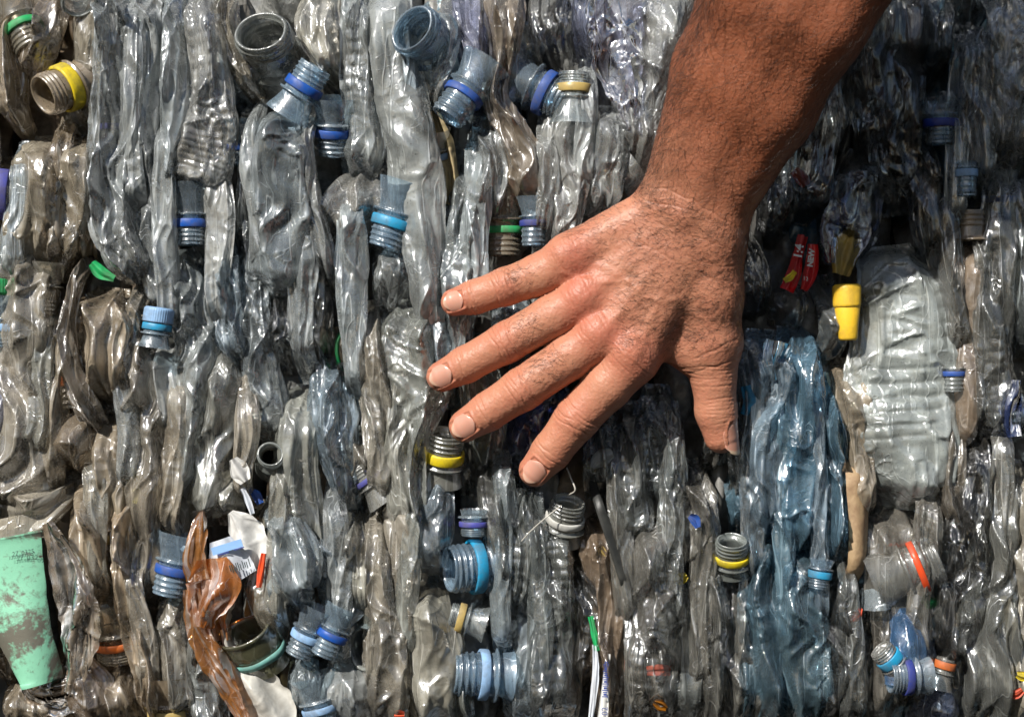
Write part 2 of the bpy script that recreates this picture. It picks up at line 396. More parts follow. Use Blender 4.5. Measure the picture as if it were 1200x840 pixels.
# ------------------------------------------------------------------ the bale: deep core, deep bottles, face
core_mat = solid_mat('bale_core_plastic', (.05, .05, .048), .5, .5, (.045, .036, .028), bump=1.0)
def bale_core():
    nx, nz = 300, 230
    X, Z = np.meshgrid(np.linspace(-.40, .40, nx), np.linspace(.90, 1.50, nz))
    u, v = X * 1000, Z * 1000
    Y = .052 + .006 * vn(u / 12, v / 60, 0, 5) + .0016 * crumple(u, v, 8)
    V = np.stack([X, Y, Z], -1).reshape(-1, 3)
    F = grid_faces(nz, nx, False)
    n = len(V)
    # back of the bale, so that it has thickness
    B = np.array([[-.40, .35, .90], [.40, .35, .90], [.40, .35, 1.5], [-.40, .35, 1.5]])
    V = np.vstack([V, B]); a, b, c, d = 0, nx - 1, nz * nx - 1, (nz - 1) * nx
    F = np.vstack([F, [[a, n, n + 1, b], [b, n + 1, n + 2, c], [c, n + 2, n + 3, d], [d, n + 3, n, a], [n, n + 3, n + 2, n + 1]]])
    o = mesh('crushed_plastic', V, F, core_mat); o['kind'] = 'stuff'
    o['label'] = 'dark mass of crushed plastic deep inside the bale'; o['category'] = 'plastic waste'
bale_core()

deep_tints = ['gray', 'dark', 'gray', 'brown', 'clear', 'dark', 'gray', 'blue']
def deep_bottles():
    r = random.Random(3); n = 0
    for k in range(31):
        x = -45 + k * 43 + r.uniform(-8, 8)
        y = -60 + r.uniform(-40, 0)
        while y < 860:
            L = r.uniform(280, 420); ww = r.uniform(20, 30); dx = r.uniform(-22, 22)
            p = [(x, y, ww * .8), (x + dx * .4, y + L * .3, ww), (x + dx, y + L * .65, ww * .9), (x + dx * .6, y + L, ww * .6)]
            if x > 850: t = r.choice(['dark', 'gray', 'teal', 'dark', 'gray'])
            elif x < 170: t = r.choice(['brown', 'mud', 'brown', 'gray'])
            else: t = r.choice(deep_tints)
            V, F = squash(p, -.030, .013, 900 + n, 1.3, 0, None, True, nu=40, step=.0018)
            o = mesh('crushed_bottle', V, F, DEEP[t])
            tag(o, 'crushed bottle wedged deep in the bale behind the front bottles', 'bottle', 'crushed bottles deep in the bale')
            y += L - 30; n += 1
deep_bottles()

N = lambda *a, **k: dict(dict(zip(('px', 'py', 'R', 'ang', 'tilt', 'ring'), a)), **k)
B = bottle
# ---- top left
B([(2,-20,14),(8,50,15),(14,110,14),(26,165,8)], 'brown', h=.004, mark=None)
B([(62,-30,14),(54,30,15),(40,75,15),(30,100,10)], 'brown', h=.008)
B([(30,-20,20),(38,20,22),(48,60,20)], 'dark', 'dark bottle with a green neck ring in the top corner beside brown film', h=-.012,
  neck=N(28,36,23,-62,15,'green',h=.006,mat='neckdirt',ringw=.8), mark='green-ringed neck')
B([(98,-40,22),(96,-25,20)], 'brown', 'brown bottle with bare open mouth cut by the top of the photo', h=-.004,
  neck=N(94,-8,24,-75,50,None,h=.012,mat='neckgray',length=.7), mark=None)
B([(124,-30,20),(120,30,25),(110,85,22),(98,125,12)], 'beige', h=.002)
B([(112,70,16),(104,100,22),(100,140,20),(112,170,14)], 'brown', h=-.008)
B([(130,60,20),(110,90,22),(90,100,20)], 'neckdirt', 'dirty tan bottle with yellow ring and open neck facing down', h=-.004,
  neck=N(74,104,27,212,42,'yellow',h=.010,mat='neckdirt',length=.75,ringpos=-.15,ringw=1.2), mark='big yellow-ringed neck')
B([(42,155,18),(46,200,25),(38,260,30),(22,330,16)], 'brown', h=.004, d=.016, crump=1.5)
B([(84,150,12),(92,200,19),(82,265,20),(62,330,12)], 'brown', h=.006, crump=1.2)
B([(112,170,14),(118,230,14),(104,280,12),(92,320,8)], 'brown', h=-.002)
B([(-8,180,16),(0,240,16),(-4,300,14)], 'brown', 'dusty bottle with violet neck ring at the edge, level with the blue ring', h=-.004, neck=N(3,228,28,175,10,'violet',h=.004,length=.6))
B([(140,-30,18),(136,50,18),(139,140,22),(134,230,22),(150,290,24),(168,335,12)], 'clear', h=.006, d=.014, crump=1.4, ribs=.7)
B([(130,140,18),(136,152,22),(142,190,20)], 'brown', 'hidden bottle whose violet ring shows through clear film', h=-.010, neck=N(134,151,24,270,0,'violet',h=-.004,length=.5,ringw=.6))
B([(176,-30,13),(178,60,15),(176,160,14),(178,250,14),(186,330,14),(192,370,8)], 'haze', h=.002, d=.012)
B([(206,-30,12),(208,40,13),(205,110,14),(200,180,13),(196,240,8)], 'haze', h=.007, crump=1.2)
B([(236,-30,18),(240,40,19),(246,110,22),(244,165,24),(236,205,24),(226,238,16)], 'clear', 'bright clear crumpled bottle whose blue-ringed neck points down', h=.008, d=.015, crump=1.5, ribs=.8,
  neck=N(223,262,20,270,0,'blue',h=.006,mat='neckblue',shoulder=1.2), mark='big bright clear bottle')
B([(268,30,10),(276,90,14),(282,140,15)], 'blue', 'narrow pale blue bottle with blue ring behind the bright clear bottle', h=-.010,
  neck=N(282,174,16,268,0,'blue',h=-.004,mat='neckblue'))
B([(258,-30,12),(268,30,12),(288,85,11),(306,120,8)], 'brown', h=.004)
B([(285,110,8),(292,180,10),(286,250,9),(292,300,12)], 'clear', h=-.006)
B([(330,90,30),(322,80,34)], 'gray', 'gray bottle whose wide bare open mouth faces the viewer', h=-.012,
  neck=N(318,60,36,115,62,None,h=.006,mat='neckgray',length=.75), mark='wide gray open mouth')
B([(300,-30,20),(330,-12,26),(352,0,18)], 'haze', h=.002)
B([(343,128,20),(330,165,28),(324,210,32),(328,262,36),(332,320,30),(322,360,16)], 'clear', 'clear crumpled bottle with blue-ringed neck pointing up beside the wide gray mouth', h=.008, d=.018, crump=1.8,
  neck=N(356,102,22,58,8,'blue',h=.014,mat='neckblue',shoulder=.8), mark='large crumpled bottle under the wide gray mouth')
B([(392,95,14),(390,118,20),(389,135,20)], 'blue', 'pale blue bottle with blue ring and open neck facing down', h=-.006,
  neck=N(390,156,20,268,-18,'blue',h=.002,mat='neckblue',length=1.1))
B([(368,120,5),(360,170,7),(366,230,8),(378,290,10),(392,350,8)], 'haze', h=.012, d=.008)
B([(372,-30,17),(372,30,19),(386,70,14),(398,98,7)], 'beige', h=.007, ribs=1.4)
B([(416,-30,15),(420,40,16),(424,110,18),(426,170,18),(414,215,14)], 'gray', h=.006, d=.010, crump=.6, ribs=1.0)
B([(452,-30,20),(460,50,22),(474,130,24),(486,200,24),(494,270,20),(502,340,16),(512,420,10)], 'gray', h=.010, d=.010, crump=.7)
B([(448,190,8),(424,225,22),(410,262,26),(404,300,16)], 'clear', h=.004, crump=1.8)
B([(440,215,20),(450,235,24)], 'teal', 'deep blue bottle with cyan ring under gray film', h=-.010, neck=N(460,262,24,252,0,'cyan',h=.005,mat='neckblue'), mark='cyan-ringed neck')
B([(500,40,26),(520,30,26),(530,60,20)], 'teal', 'blue bottle with oval open mouth between gray bottles', h=-.014, neck=N(498,44,33,160,62,None,h=.016,mat='neckblue',length=.6), mark='blue oval open mouth')
B([(515,90,9),(516,140,12),(508,160,13)], 'gray', 'gray bottle with narrow pale blue ring near the brown stained film', h=-.008, neck=N(511,182,15,275,-22,'pale',h=-.002,mat='neckgray'))
B([(500,200,10),(510,270,15),(512,340,15),(520,420,14),(530,480,8)], 'gray', h=.002)
film([(508,130,6),(520,170,11),(528,205,9),(526,240,6)], solid_mat('stained_film', (.42,.33,.17), .5, .6), 'plastic_scrap', 'tan stained scrap of film below the slanting open bottle neck', 'film', h=.004, d=.003, seed=31)
B([(545,-30,16),(552,40,14),(556,90,10),(562,130,6)], 'violet', h=.006, crump=1.3)
B([(562,60,12),(548,90,20),(546,100,20)], 'blue', 'pale blue bottle with blue ring and large open mouth slanting down', h=-.006,
  neck=N(543,112,23,236,12,'blue',h=.016,mat='neckblue',length=1.25,ringw=.8), mark='slanting open bottle neck')
B([(588,-30,17),(592,20,17),(590,70,14),(580,115,12),(600,160,16),(622,205,20),(628,260,14)], 'mud', h=.010, d=.013, crump=1.2, ribs=.8)
B([(566,120,12),(574,180,16),(570,230,18),(574,280,14)], 'clear', h=.002, crump=1.4)
B([(552,190,12),(548,240,18),(538,290,20),(534,350,18),(536,410,14),(530,460,8)], 'gray', h=.004, crump=1.6)
B([(590,240,20),(590,250,24)], 'dark', 'dark bottle with green ring above the little finger', h=-.012, neck=N(588,270,24,270,0,'green',h=-.004,mat='neckdirt',ringw=.7), mark='green ring above the little finger')
B([(600,20,24),(608,60,24),(616,90,24)], 'blue', 'blue bottle with sloping blue-ringed neck beside the gold ring', h=-.008,
  neck=N(637,108,26,-28,12,'blue',h=.004,mat='neckblue',length=.8,ringw=.9,ringpos=.1), mark='sloping blue-ringed neck')
B([(650,-30,22),(646,30,20),(660,75,16)], 'dark', h=.004)
B([(690,-30,16),(688,30,14),(694,80,10)], 'violet', h=.004, crump=1.4)
B([(676,118,18),(664,160,20),(666,215,20),(658,270,14),(650,310,8)], 'clear', 'clear bottle with gold ring and crumpled wall above the hand', h=.006, d=.014, crump=1.8,
  neck=N(672,104,20,88,0,'gold',h=.010,mat='neck',length=.6), mark='gold ring')
B([(622,190,13),(618,222,14),(622,240,14)], 'blue', 'slim blue bottle with navy ring touching the top of the hand', h=.000,
  neck=[N(625,262,15,270,0,'navy',h=.008,mat='neckblue',length=1.6)], mark='slim navy-ringed neck')
B([(712,118,14),(712,150,20),(706,195,22),(696,235,20),(680,265,10)], 'clear', h=.004, crump=1.8, ribs=.6)
B([(730,190,14),(724,200,16)], 'haze', 'clear bottle whose gold ring peeps out at the wrist', h=-.004, neck=N(716,216,18,215,0,'gold',h=.002,length=.5))
B([(768,-30,28),(772,30,27),(764,90,26),(758,150,20),(744,205,10)], 'haze', h=.006, d=.016, crump=1.3)
B([(806,-30,14),(800,40,14),(786,110,12),(768,190,8)], 'clear', h=.002)
# ---- middle left
B([(34,285,18),(30,340,24),(28,400,28),(24,470,28),(18,560,30),(14,600,20)], 'gray', h=.007, d=.012, crump=.8)
B([(66,300,16),(70,330,16)], 'brown', 'brown ribbed bottle neck above the long dusty panel', h=-.002, neck=N(54,345,18,265,0,None,h=.002,mat='neckdirt'))
B([(66,350,9),(72,420,11),(64,500,13),(52,590,14)], 'brown', h=.004)
B([(100,290,8),(90,330,7),(80,380,8),(84,430,10),(104,480,10),(116,520,6)], 'mud', h=.010, d=.009)
B([(122,335,22),(118,375,28),(122,430,26),(134,480,16)], 'brown', h=.006, d=.015, crump=1.9, mark='brown crumpled bottle under the green strip')
B([(90,400,18),(84,430,24)], 'mud', 'bottle with orange ring blurred behind dusty film', h=-.010, neck=N(82,446,26,275,0,'orange',h=-.002,mat='neckdirt'), mark='blurred orange ring')
B([(88,460,14),(86,500,22),(84,535,18),(80,560,8)], 'brown', h=.004, crump=1.6)
B([(124,480,12),(128,540,16),(138,590,14),(146,650,12),(142,720,8)], 'brown', h=.004)
film([(108,308,5),(118,319,8),(134,327,4)], RM['green'], 'plastic_scrap', 'small bright green strip tucked between brown and clear bottles', 'scrap', h=.014, d=.001, seed=5, mark='green strip')
B([(168,325,10),(160,380,12),(165,430,20),(172,500,26),(174,570,24),(168,650,20),(166,720,10)], 'haze', h=.005, d=.012, crump=.9, mark='long gray-green panel')
B([(192,395,14),(192,440,19),(198,490,14),(202,530,8)], 'haze', 'lumpy whitish bottle with pale blue and cyan screw cap', h=.004, d=.012, crump=1.8,
  neck=N(184,383,16,82,0,'cyan',h=.017,mat='neckblue',length=.6,cap='pale',shoulder=.6), mark='pale blue screw cap')
B([(206,290,14),(222,350,18),(232,410,20),(230,470,22),(224,540,18),(218,600,12)], 'gray', h=.003, crump=.9)
B([(248,270,13),(262,330,16),(270,390,13),(284,440,8)], 'haze', h=.006, crump=1.2)
B([(268,400,14),(262,460,18),(256,520,20),(244,580,18),(236,620,8)], 'gray', h=.004)
B([(290,285,13),(298,350,15),(304,420,18),(316,480,18),(310,530,10)], 'clear', h=.002, crump=1.4)
B([(334,330,18),(342,390,18),(336,440,14)], 'dark', h=.004, crump=1.6)
B([(346,450,14),(346,520,20),(352,590,22),(364,650,18),(372,690,10)], 'haze', h=.002)
B([(300,515,14),(312,500,18)], 'gray', 'small bottle with blunt round mouth facing out among gray panels', h=-.004, neck=N(318,536,17,80,70,None,h=.010,mat='neckgray',length=.5))
B([(360,250,9),(372,320,12),(376,390,12),(372,440,8)], 'dark', h=.002, crump=1.3)
B([(384,400,12),(388,460,20),(392,510,20),(404,560,16),(414,610,8)], 'blue', 'pale blue bottle panel left of the middle finger with sunken neck band', h=.004, crump=.9, mark='pale blue bottle panel')
B([(430,350,11),(436,420,16),(446,490,17),(452,550,17),(448,600,8)], 'clear', h=.006, ribs=.6)
B([(452,280,16),(458,320,17),(450,380,12)], 'clear', h=.004, crump=1.6)
B([(486,350,20),(484,400,30),(490,455,32),(488,510,16),(486,580,14),(484,640,7)], 'haze', h=.007, d=.015, crump=1.5, mark='big crumpled panel touching the ring finger')
B([(400,395,10),(404,420,12)], 'dark', 'dark bottle with thin green rim in a gap', h=-.010, neck=N(406,410,24,0,30,'green',h=-.008,mat='neckdirt',ringw=.4))
B([(416,500,11),(420,540,14),(424,590,12)], 'gray', h=.001)
B([(436,540,16),(430,560,16)], 'blue', 'bottle with slanting violet ring half hidden under clear film', h=-.006, neck=N(432,562,16,125,0,'violet',h=.002,ringw=.8))
B([(516,560,16),(518,548,18)], 'clear', 'clear bottle with yellow ring and threaded neck under the middle fingertip', h=-.004,
  neck=N(520,533,23,82,22,'yellow',h=.004,mat='neckgray',length=1.0,ringw=1.1,shoulder=.6), mark='yellow ring under the middle fingertip')
B([(556,380,16),(560,440,18),(570,500,18),(566,560,10)], 'gray', h=.000)
B([(594,330,20),(600,390,20),(590,440,16)], 'clear', h=.002, crump=1.5)
B([(640,440,22),(632,490,30),(620,530,26),(600,565,10)], 'navy', 'shiny navy blue crumpled bottle between middle and index fingers', h=.000, d=.014, crump=2.0, mark='shiny navy bottle')
# ---- lower middle
B([(505,545,16),(506,590,22),(505,640,20),(500,690,10)], 'blue', 'smooth pale blue bottle panel left of the violet ring', h=.006, d=.012, crump=.6, mark='smooth pale blue panel')
B([(554,555,12),(555,585,14)], 'clear', 'clear bottle with violet ring directly over the cyan ring', h=.000, neck=N(555,614,16,270,0,'violet',h=.010,length=.5,mat='neckblue',ringw=.8,shoulder=.3))
B([(610,680,24),(590,672,28)], 'neck', 'clear bottle with bright cyan ring and open mouth facing sideways', h=-.004,
  neck=N(558,664,30,182,22,'cyan',h=.006,mat='neckblue',length=.85,ringpos=.05,ringw=.9,shoulder=.5), mark='bright cyan ring')
B([(466,560,13),(470,620,15),(468,680,18),(470,740,15),(466,790,8)], 'gray', h=.002)
B([(436,600,10),(440,680,14),(450,740,20),(454,800,20),(450,870,16)], 'haze', h=.008, crump=.9)
B([(494,685,18),(500,730,26),(506,790,25),(512,870,22)], 'beige', h=.007, d=.014, crump=1.2, mark='tall beige dusty bottle')
B([(530,740,8),(536,800,12),(538,870,12)], 'clear', h=.002)
B([(600,704,10),(580,722,20),(562,730,22)], 'clear', 'clear crumpled bottle lying sideways with gold ring', h=.004, crump=1.5,
  neck=N(540,724,17,165,0,'gold',h=.008,length=.4,shoulder=.8), mark='sideways gold ring')
B([(612,800,20),(596,796,24),(586,792,26)], 'blue', 'pale blue ribbed bottle with light blue ring lying sideways', h=-.004,
  neck=N(566,790,28,176,10,'pale',h=.006,mat='neckblue',length=1.0,shoulder=.4,ringw=.8), mark='sideways pale blue ring')
B([(572,540,14),(580,600,14),(592,660,12),(598,700,8)], 'gray', h=.005, ribs=1.2)
B([(604,560,14),(612,620,16),(612,680,14),(604,740,12)], 'gray', h=.006, crump=1.4, ribs=1.0)
B([(620,700,16),(622,750,18),(614,810,18),(612,870,14)], 'blue', h=.002)
B([(640,600,14),(648,660,18),(650,720,20),(652,790,24),(650,870,22)], 'gray', h=.007, ribs=1.2, crump=1.1)
B([(664,640,18),(664,630,20)], 'gray', 'gray bottle neck with torn white band below the index fingertip', h=-.002,
  neck=N(662,608,22,80,30,'white',h=.008,mat='neckgray',length=.9,ringw=.8,shoulder=.5), mark='torn white band')
B([(676,640,14),(688,700,18),(684,760,14),(676,820,12)], 'dark', h=.000)
B([(700,600,14),(706,650,17),(716,710,17),(712,780,16),(716,860,14)], 'mud', h=.001)
B([(706,480,14),(704,540,16),(700,590,12)], 'gray', h=.004, crump=1.3, ribs=1.0)
B([(736,470,14),(738,540,17),(744,600,18),(748,650,12)], 'gray', h=.005, ribs=1.0, crump=1.2)
B([(772,450,14),(770,510,18),(776,560,20),(774,610,14)], 'clear', h=.004, ribs=.8)
B([(770,600,18),(762,660,20),(766,720,24),(768,780,26),(762,870,22)], 'clear', h=.009, d=.015, ribs=1.2, crump=1.3, mark='large ribbed clear bottle')
B([(806,540,14),(812,590,20),(816,640,20),(808,690,14)], 'gray', h=.006, crump=1.5)
B([(790,620,14),(786,670,14),(798,730,20),(804,790,20),(800,870,18)], 'gray', h=.003)
B([(826,640,10),(834,700,12),(838,760,14),(836,870,14)], 'clear', h=.005, crump=1.4)
B([(838,470,12),(840,520,13),(836,560,9)], 'gray', h=.000)
B([(858,600,16),(858,615,18)], 'dark', 'dark bottle with vivid yellow ring and open mouth facing up', h=-.004,
  neck=N(857,652,20,94,35,'yellow',h=.012,mat='neckgray',length=1.0,ringw=.9,shoulder=.4), mark='vivid yellow ring')
B([(858,670,12),(862,740,16),(866,800,18),(862,870,16)], 'clear', h=.003, crump=1.3)
# ---- blue cluster
B([(874,400,10),(878,470,13),(872,540,14),(874,600,10)], 'clear', h=.004, crump=1.3)
B([(868,540,14),(874,590,16),(880,640,14)], 'teal', h=-.004)
B([(905,385,20),(902,440,26),(896,510,26),(894,580,22),(902,640,14)], 'blue', h=.007, d=.014, crump=1.9)
B([(905,620,18),(900,690,24),(902,760,26),(900,870,24)], 'teal', h=.006, crump=1.7)
B([(938,380,18),(940,450,20),(938,530,22),(936,600,20),(940,660,10)], 'teal', h=.006, d=.013, crump=1.7)
B([(938,640,16),(940,700,24),(942,770,24),(946,870,22)], 'teal', h=.008, crump=1.8)
B([(966,440,11),(974,520,14),(976,600,15),(978,680,12)], 'teal', h=.004, crump=1.4)
B([(982,660,14),(978,740,18),(982,870,18)], 'dark', h=.004, crump=1.3)
B([(955,640,14),(958,650,15)], 'blue', 'blue bottle with small cyan ring inside the blue cluster', h=.002, neck=N(961,673,13,262,0,'cyan',h=.017,mat='neckblue',ringw=1.3,shoulder=.5), mark='small cyan ring in the blue cluster')
# ---- right
B([(968,320,12),(976,380,14),(972,430,12)], 'clear', h=.000, crump=1.5)
B([(990,420,12),(1000,490,17),(1006,560,15),(1010,620,10)], 'brown', h=.002)
B([(1048,285,26),(1056,350,44),(1058,420,47),(1064,490,46),(1070,550,38),(1068,600,22)], 'embossed', 'large pale embossed bottle lying flat beside the yellow cap', h=.006, d=.010, crump=2.3, ribs=2.2, folds=.12, mark='large pale embossed bottle')
B([(1048,590,22),(1046,650,26),(1040,710,24),(1036,780,24),(1030,870,22)], 'gray', h=.002)
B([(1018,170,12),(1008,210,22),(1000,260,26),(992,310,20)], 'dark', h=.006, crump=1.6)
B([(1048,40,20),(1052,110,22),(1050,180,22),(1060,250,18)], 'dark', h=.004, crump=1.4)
B([(1000,-30,24),(1000,60,26),(996,130,22)], 'dark', h=.000)  # dark tint on these bottles paints in the arm's shade
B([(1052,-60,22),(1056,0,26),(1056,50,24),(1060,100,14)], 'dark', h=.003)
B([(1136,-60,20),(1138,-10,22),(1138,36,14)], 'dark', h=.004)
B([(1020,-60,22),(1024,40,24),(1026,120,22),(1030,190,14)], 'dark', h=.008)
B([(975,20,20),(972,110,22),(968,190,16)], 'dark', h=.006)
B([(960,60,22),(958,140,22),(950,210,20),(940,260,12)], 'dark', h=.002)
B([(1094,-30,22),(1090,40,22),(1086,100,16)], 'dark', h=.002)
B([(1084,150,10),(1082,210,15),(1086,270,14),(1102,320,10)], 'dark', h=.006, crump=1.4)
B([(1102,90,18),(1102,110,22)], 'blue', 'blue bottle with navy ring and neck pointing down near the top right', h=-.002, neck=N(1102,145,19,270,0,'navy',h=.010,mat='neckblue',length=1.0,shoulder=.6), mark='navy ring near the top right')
B([(1140,20,8),(1142,70,20),(1142,130,22),(1146,190,16),(1150,240,8)], 'clear', h=.008, d=.014, crump=1.4)
B([(1134,175,10),(1134,185,11)], 'blue', 'slender bottle with pale blue ring above the brown ribbed neck', h=.004, neck=N(1133,203,12,270,0,'pale',h=.017,mat='neckblue',length=2.2,ringw=1.5,shoulder=.3), mark='slender pale blue ring')
B([(1182,-20,18),(1184,60,24),(1180,130,22),(1190,200,16)], 'haze', h=.008, d=.014, crump=1.5, ribs=.8)
B([(1176,190,14),(1170,250,18),(1166,320,22),(1160,400,22),(1160,470,20),(1158,530,10)], 'gray', h=.007, crump=.9, ribs=.7)
B([(1172,210,14),(1175,225,15)], 'blue', 'bottle with dim blue ring showing through the gray bottle', h=-.004, neck=N(1172,234,16,270,0,'blue',h=.000))
B([(1202,180,12),(1202,260,14),(1198,340,14),(1202,420,12)], 'clear', h=.004)
B([(1138,270,13),(1140,340,15),(1138,420,15),(1134,490,12),(1128,540,7)], 'mud', 'brown bottle with wide ribbed open neck pointing up', h=.006, d=.010, crump=.4, folds=.04,
  neck=N(1138,272,17,90,0,None,h=.008,mat='neckdirt',length=1.3,shoulder=0), mark='brown ribbed neck')
B([(1108,200,8),(1104,260,15),(1110,320,13),(1120,380,12),(1124,430,8)], 'gray', h=.007)
B([(1112,400,10),(1116,415,11)], 'clear', 'clear bottle with small blue ring beside the embossed bottle', h=.002, neck=N(1118,438,12,270,0,'blue',h=.012,mat='neck',length=1.6,shoulder=.4), mark='small blue ring beside the embossed bottle')
B([(1106,470,14),(1112,530,16),(1110,590,14),(1118,630,8)], 'mud', h=.002)
B([(1186,440,14),(1184,490,18),(1188,530,12)], 'blue', h=.006, crump=1.4)
B([(1150,500,12),(1140,560,18),(1128,620,22),(1126,680,26),(1118,740,24),(1106,790,12)], 'dark', h=.005, d=.015, crump=1.7)
B([(1182,540,13),(1172,610,17),(1160,680,20),(1156,760,24),(1154,870,22)], 'gray', h=.008, d=.011, crump=.7, ribs=1.1)
B([(1202,540,10),(1194,630,14),(1190,710,16),(1194,780,14),(1196,870,14)], 'beige', h=.005)
B([(1056,690,20),(1060,680,24)], 'clear', 'clear bottle with slanting orange-red ring and sloping neck', h=-.002,
  neck=N(1076,664,29,22,8,'red',h=.010,mat='neck',length=.55,ringpos=.0,ringw=.55,shoulder=.9), mark='slanting orange-red ring')
B([(1062,705,9),(1064,735,16),(1068,770,26),(1066,800,26)], 'deepblue', 'deep blue bottle with flared shoulder below the orange-red ring', h=.017, d=.014, crump=1.0, folds=.08, taper=(1,0), mark='deep blue flared bottle')
B([(1046,775,12),(1066,790,20)], 'blue', 'blue bottle with navy ring lying across the flared blue shoulder', h=.004, neck=N(1062,793,20,180,10,'navy',h=.026,mat='neckblue',ringw=.9,length=.7,shoulder=.5))
B([(1060,790,12),(1052,782,14)], 'clear', 'bottle with slanting cyan ring left of the flared blue shoulder', h=.006, neck=N(1043,772,15,135,10,'cyan',h=.025,mat='neck',ringw=1.5,length=.9,shoulder=.4))
B([(1096,830,12),(1104,800,13)], 'violet', 'bottle with orange ring at its tip right of the flared blue shoulder', h=.006, neck=N(1106,782,12,75,0,'orange',h=.012,mat='neck',length=.6,ringw=1.5,ringpos=.3))
B([(1022,660,6),(1026,690,11),(1028,712,15)], 'blue', 'little blue-gray bottle shoulder like a bell beside the tan stick', h=.008, d=.009, crump=.7, folds=.05, taper=(1,0))
B([(1110,800,14),(1100,830,18),(1090,870,16)], 'violet', h=.006)
# ---- bottom left
B([(-14,600,20),(30,600,24),(62,585,16),(84,560,8)], 'gray', h=.006, crump=1.2)
B([(8,810,10),(6,760,12),(2,700,12)], 'brown', h=.000)
B([(90,560,14),(104,620,16),(112,680,14),(112,720,8)], 'brown', h=.006)
B([(112,600,18),(118,615,22)], 'brown', 'brown bottle with worn gold ring and open ribbed neck facing down', h=-.006, neck=N(116,628,22,270,-12,'gold',h=.004,mat='neckdirt',length=1.3,shoulder=.4), mark='worn gold ring')
B([(136,700,22),(136,725,25)], 'mud', 'dark bottle with rusty orange ring low in the gap', h=-.010, neck=N(136,752,26,276,-14,'orange',h=.000,mat='neckdirt',ringw=.7,length=.5), mark='rusty orange ring')
B([(150,560,9),(146,620,12),(148,680,12),(160,740,14),(176,800,16),(180,870,12)], 'brown', h=.005)
B([(136,770,12),(140,820,16),(142,870,16)], 'brown', h=.004, crump=1.3)
B([(60,800,14),(92,795,20),(110,830,22),(110,880,16)], 'mud', h=.006, crump=1.5)
B([(30,790,20),(30,830,22),(34,880,20)], 'brown', h=.002)
B([(196,770,20),(196,800,20)], 'brown', 'bottle with amber ring cut off by the lower edge', h=-.004, neck=N(196,838,22,272,0,'gold',h=.004,mat='neckdirt',ringw=1.2))
B([(212,560,14),(208,600,18),(206,640,20)], 'haze', 'gray bottle with blue ring left of the orange wrapper', h=.002, neck=N(203,668,21,258,0,'blue',h=.008,mat='neckblue',length=1.2,ringw=1.0), mark='blue ring left of the orange wrapper')
B([(196,690,16),(206,740,16),(214,800,16),(214,870,12)], 'clear', h=.004, crump=1.2)
B([(240,700,16),(236,760,22),(240,820,24),(246,880,20)], 'gray', h=.002, crump=1.3)
B([(250,540,12),(262,580,17),(262,620,12)], 'clear', h=.008, crump=1.5)
B([(278,600,18),(268,625,20)], 'dark', h=.002)
B([(324,580,16),(332,610,20),(344,650,28),(338,690,26),(350,730,10)], 'clear', 'clear crumpled bottle over the twin blue necks', h=.010, d=.015, crump=1.5, mark='crumpled bottle over the twin blue necks')
B([(376,600,10),(388,660,14),(384,720,10)], 'blue', h=.006)
B([(404,590,12),(410,640,14),(406,690,10)], 'haze', h=.004)
B([(316,590,16),(312,620,20),(310,640,14)], 'brown', h=.004, crump=.6)
B([(318,650,10),(318,680,20),(322,720,16),(332,780,10)], 'brown', h=.004, crump=1.0)
B([(372,712,14),(366,724,18)], 'blue', 'blue bottle of the twin necks, with the pale ring', h=-.004, neck=N(359,746,18,246,0,'pale',h=.010,mat='neckblue',length=1.1), mark='pale ring of the twin necks')
B([(396,712,14),(394,724,18)], 'blue', 'blue bottle of the twin necks, with the strong blue ring', h=-.002, neck=N(389,744,18,246,0,'blue',h=.013,mat='neckblue',length=1.2), mark='blue ring of the twin necks')
B([(352,760,10),(356,800,16),(352,870,14)], 'clear', h=.000)
B([(372,790,16),(374,800,18)], 'blue', 'blue bottle with pale ring at the lower edge below the twin necks', h=.000, neck=N(375,831,20,285,0,'pale',h=.006,mat='neckblue',ringw=.8))
B([(400,760,12),(406,810,20),(404,870,20)], 'haze', h=.006, crump=1.1)
B([(424,690,12),(430,710,14)], 'brown', h=-.002)
B([(440,720,26),(448,735,28)], 'gray', 'bottle with bare whitish open mouth, half hidden by a gray panel', h=-.012, neck=N(442,755,30,185,55,None,h=-.002,mat='neckgray',length=.5), mark='bare whitish open mouth')
B([(466,820,16),(470,870,14)], 'beige', h=.002)
B([(420,620,8),(426,680,9),(424,740,8)], 'beige', h=.006)
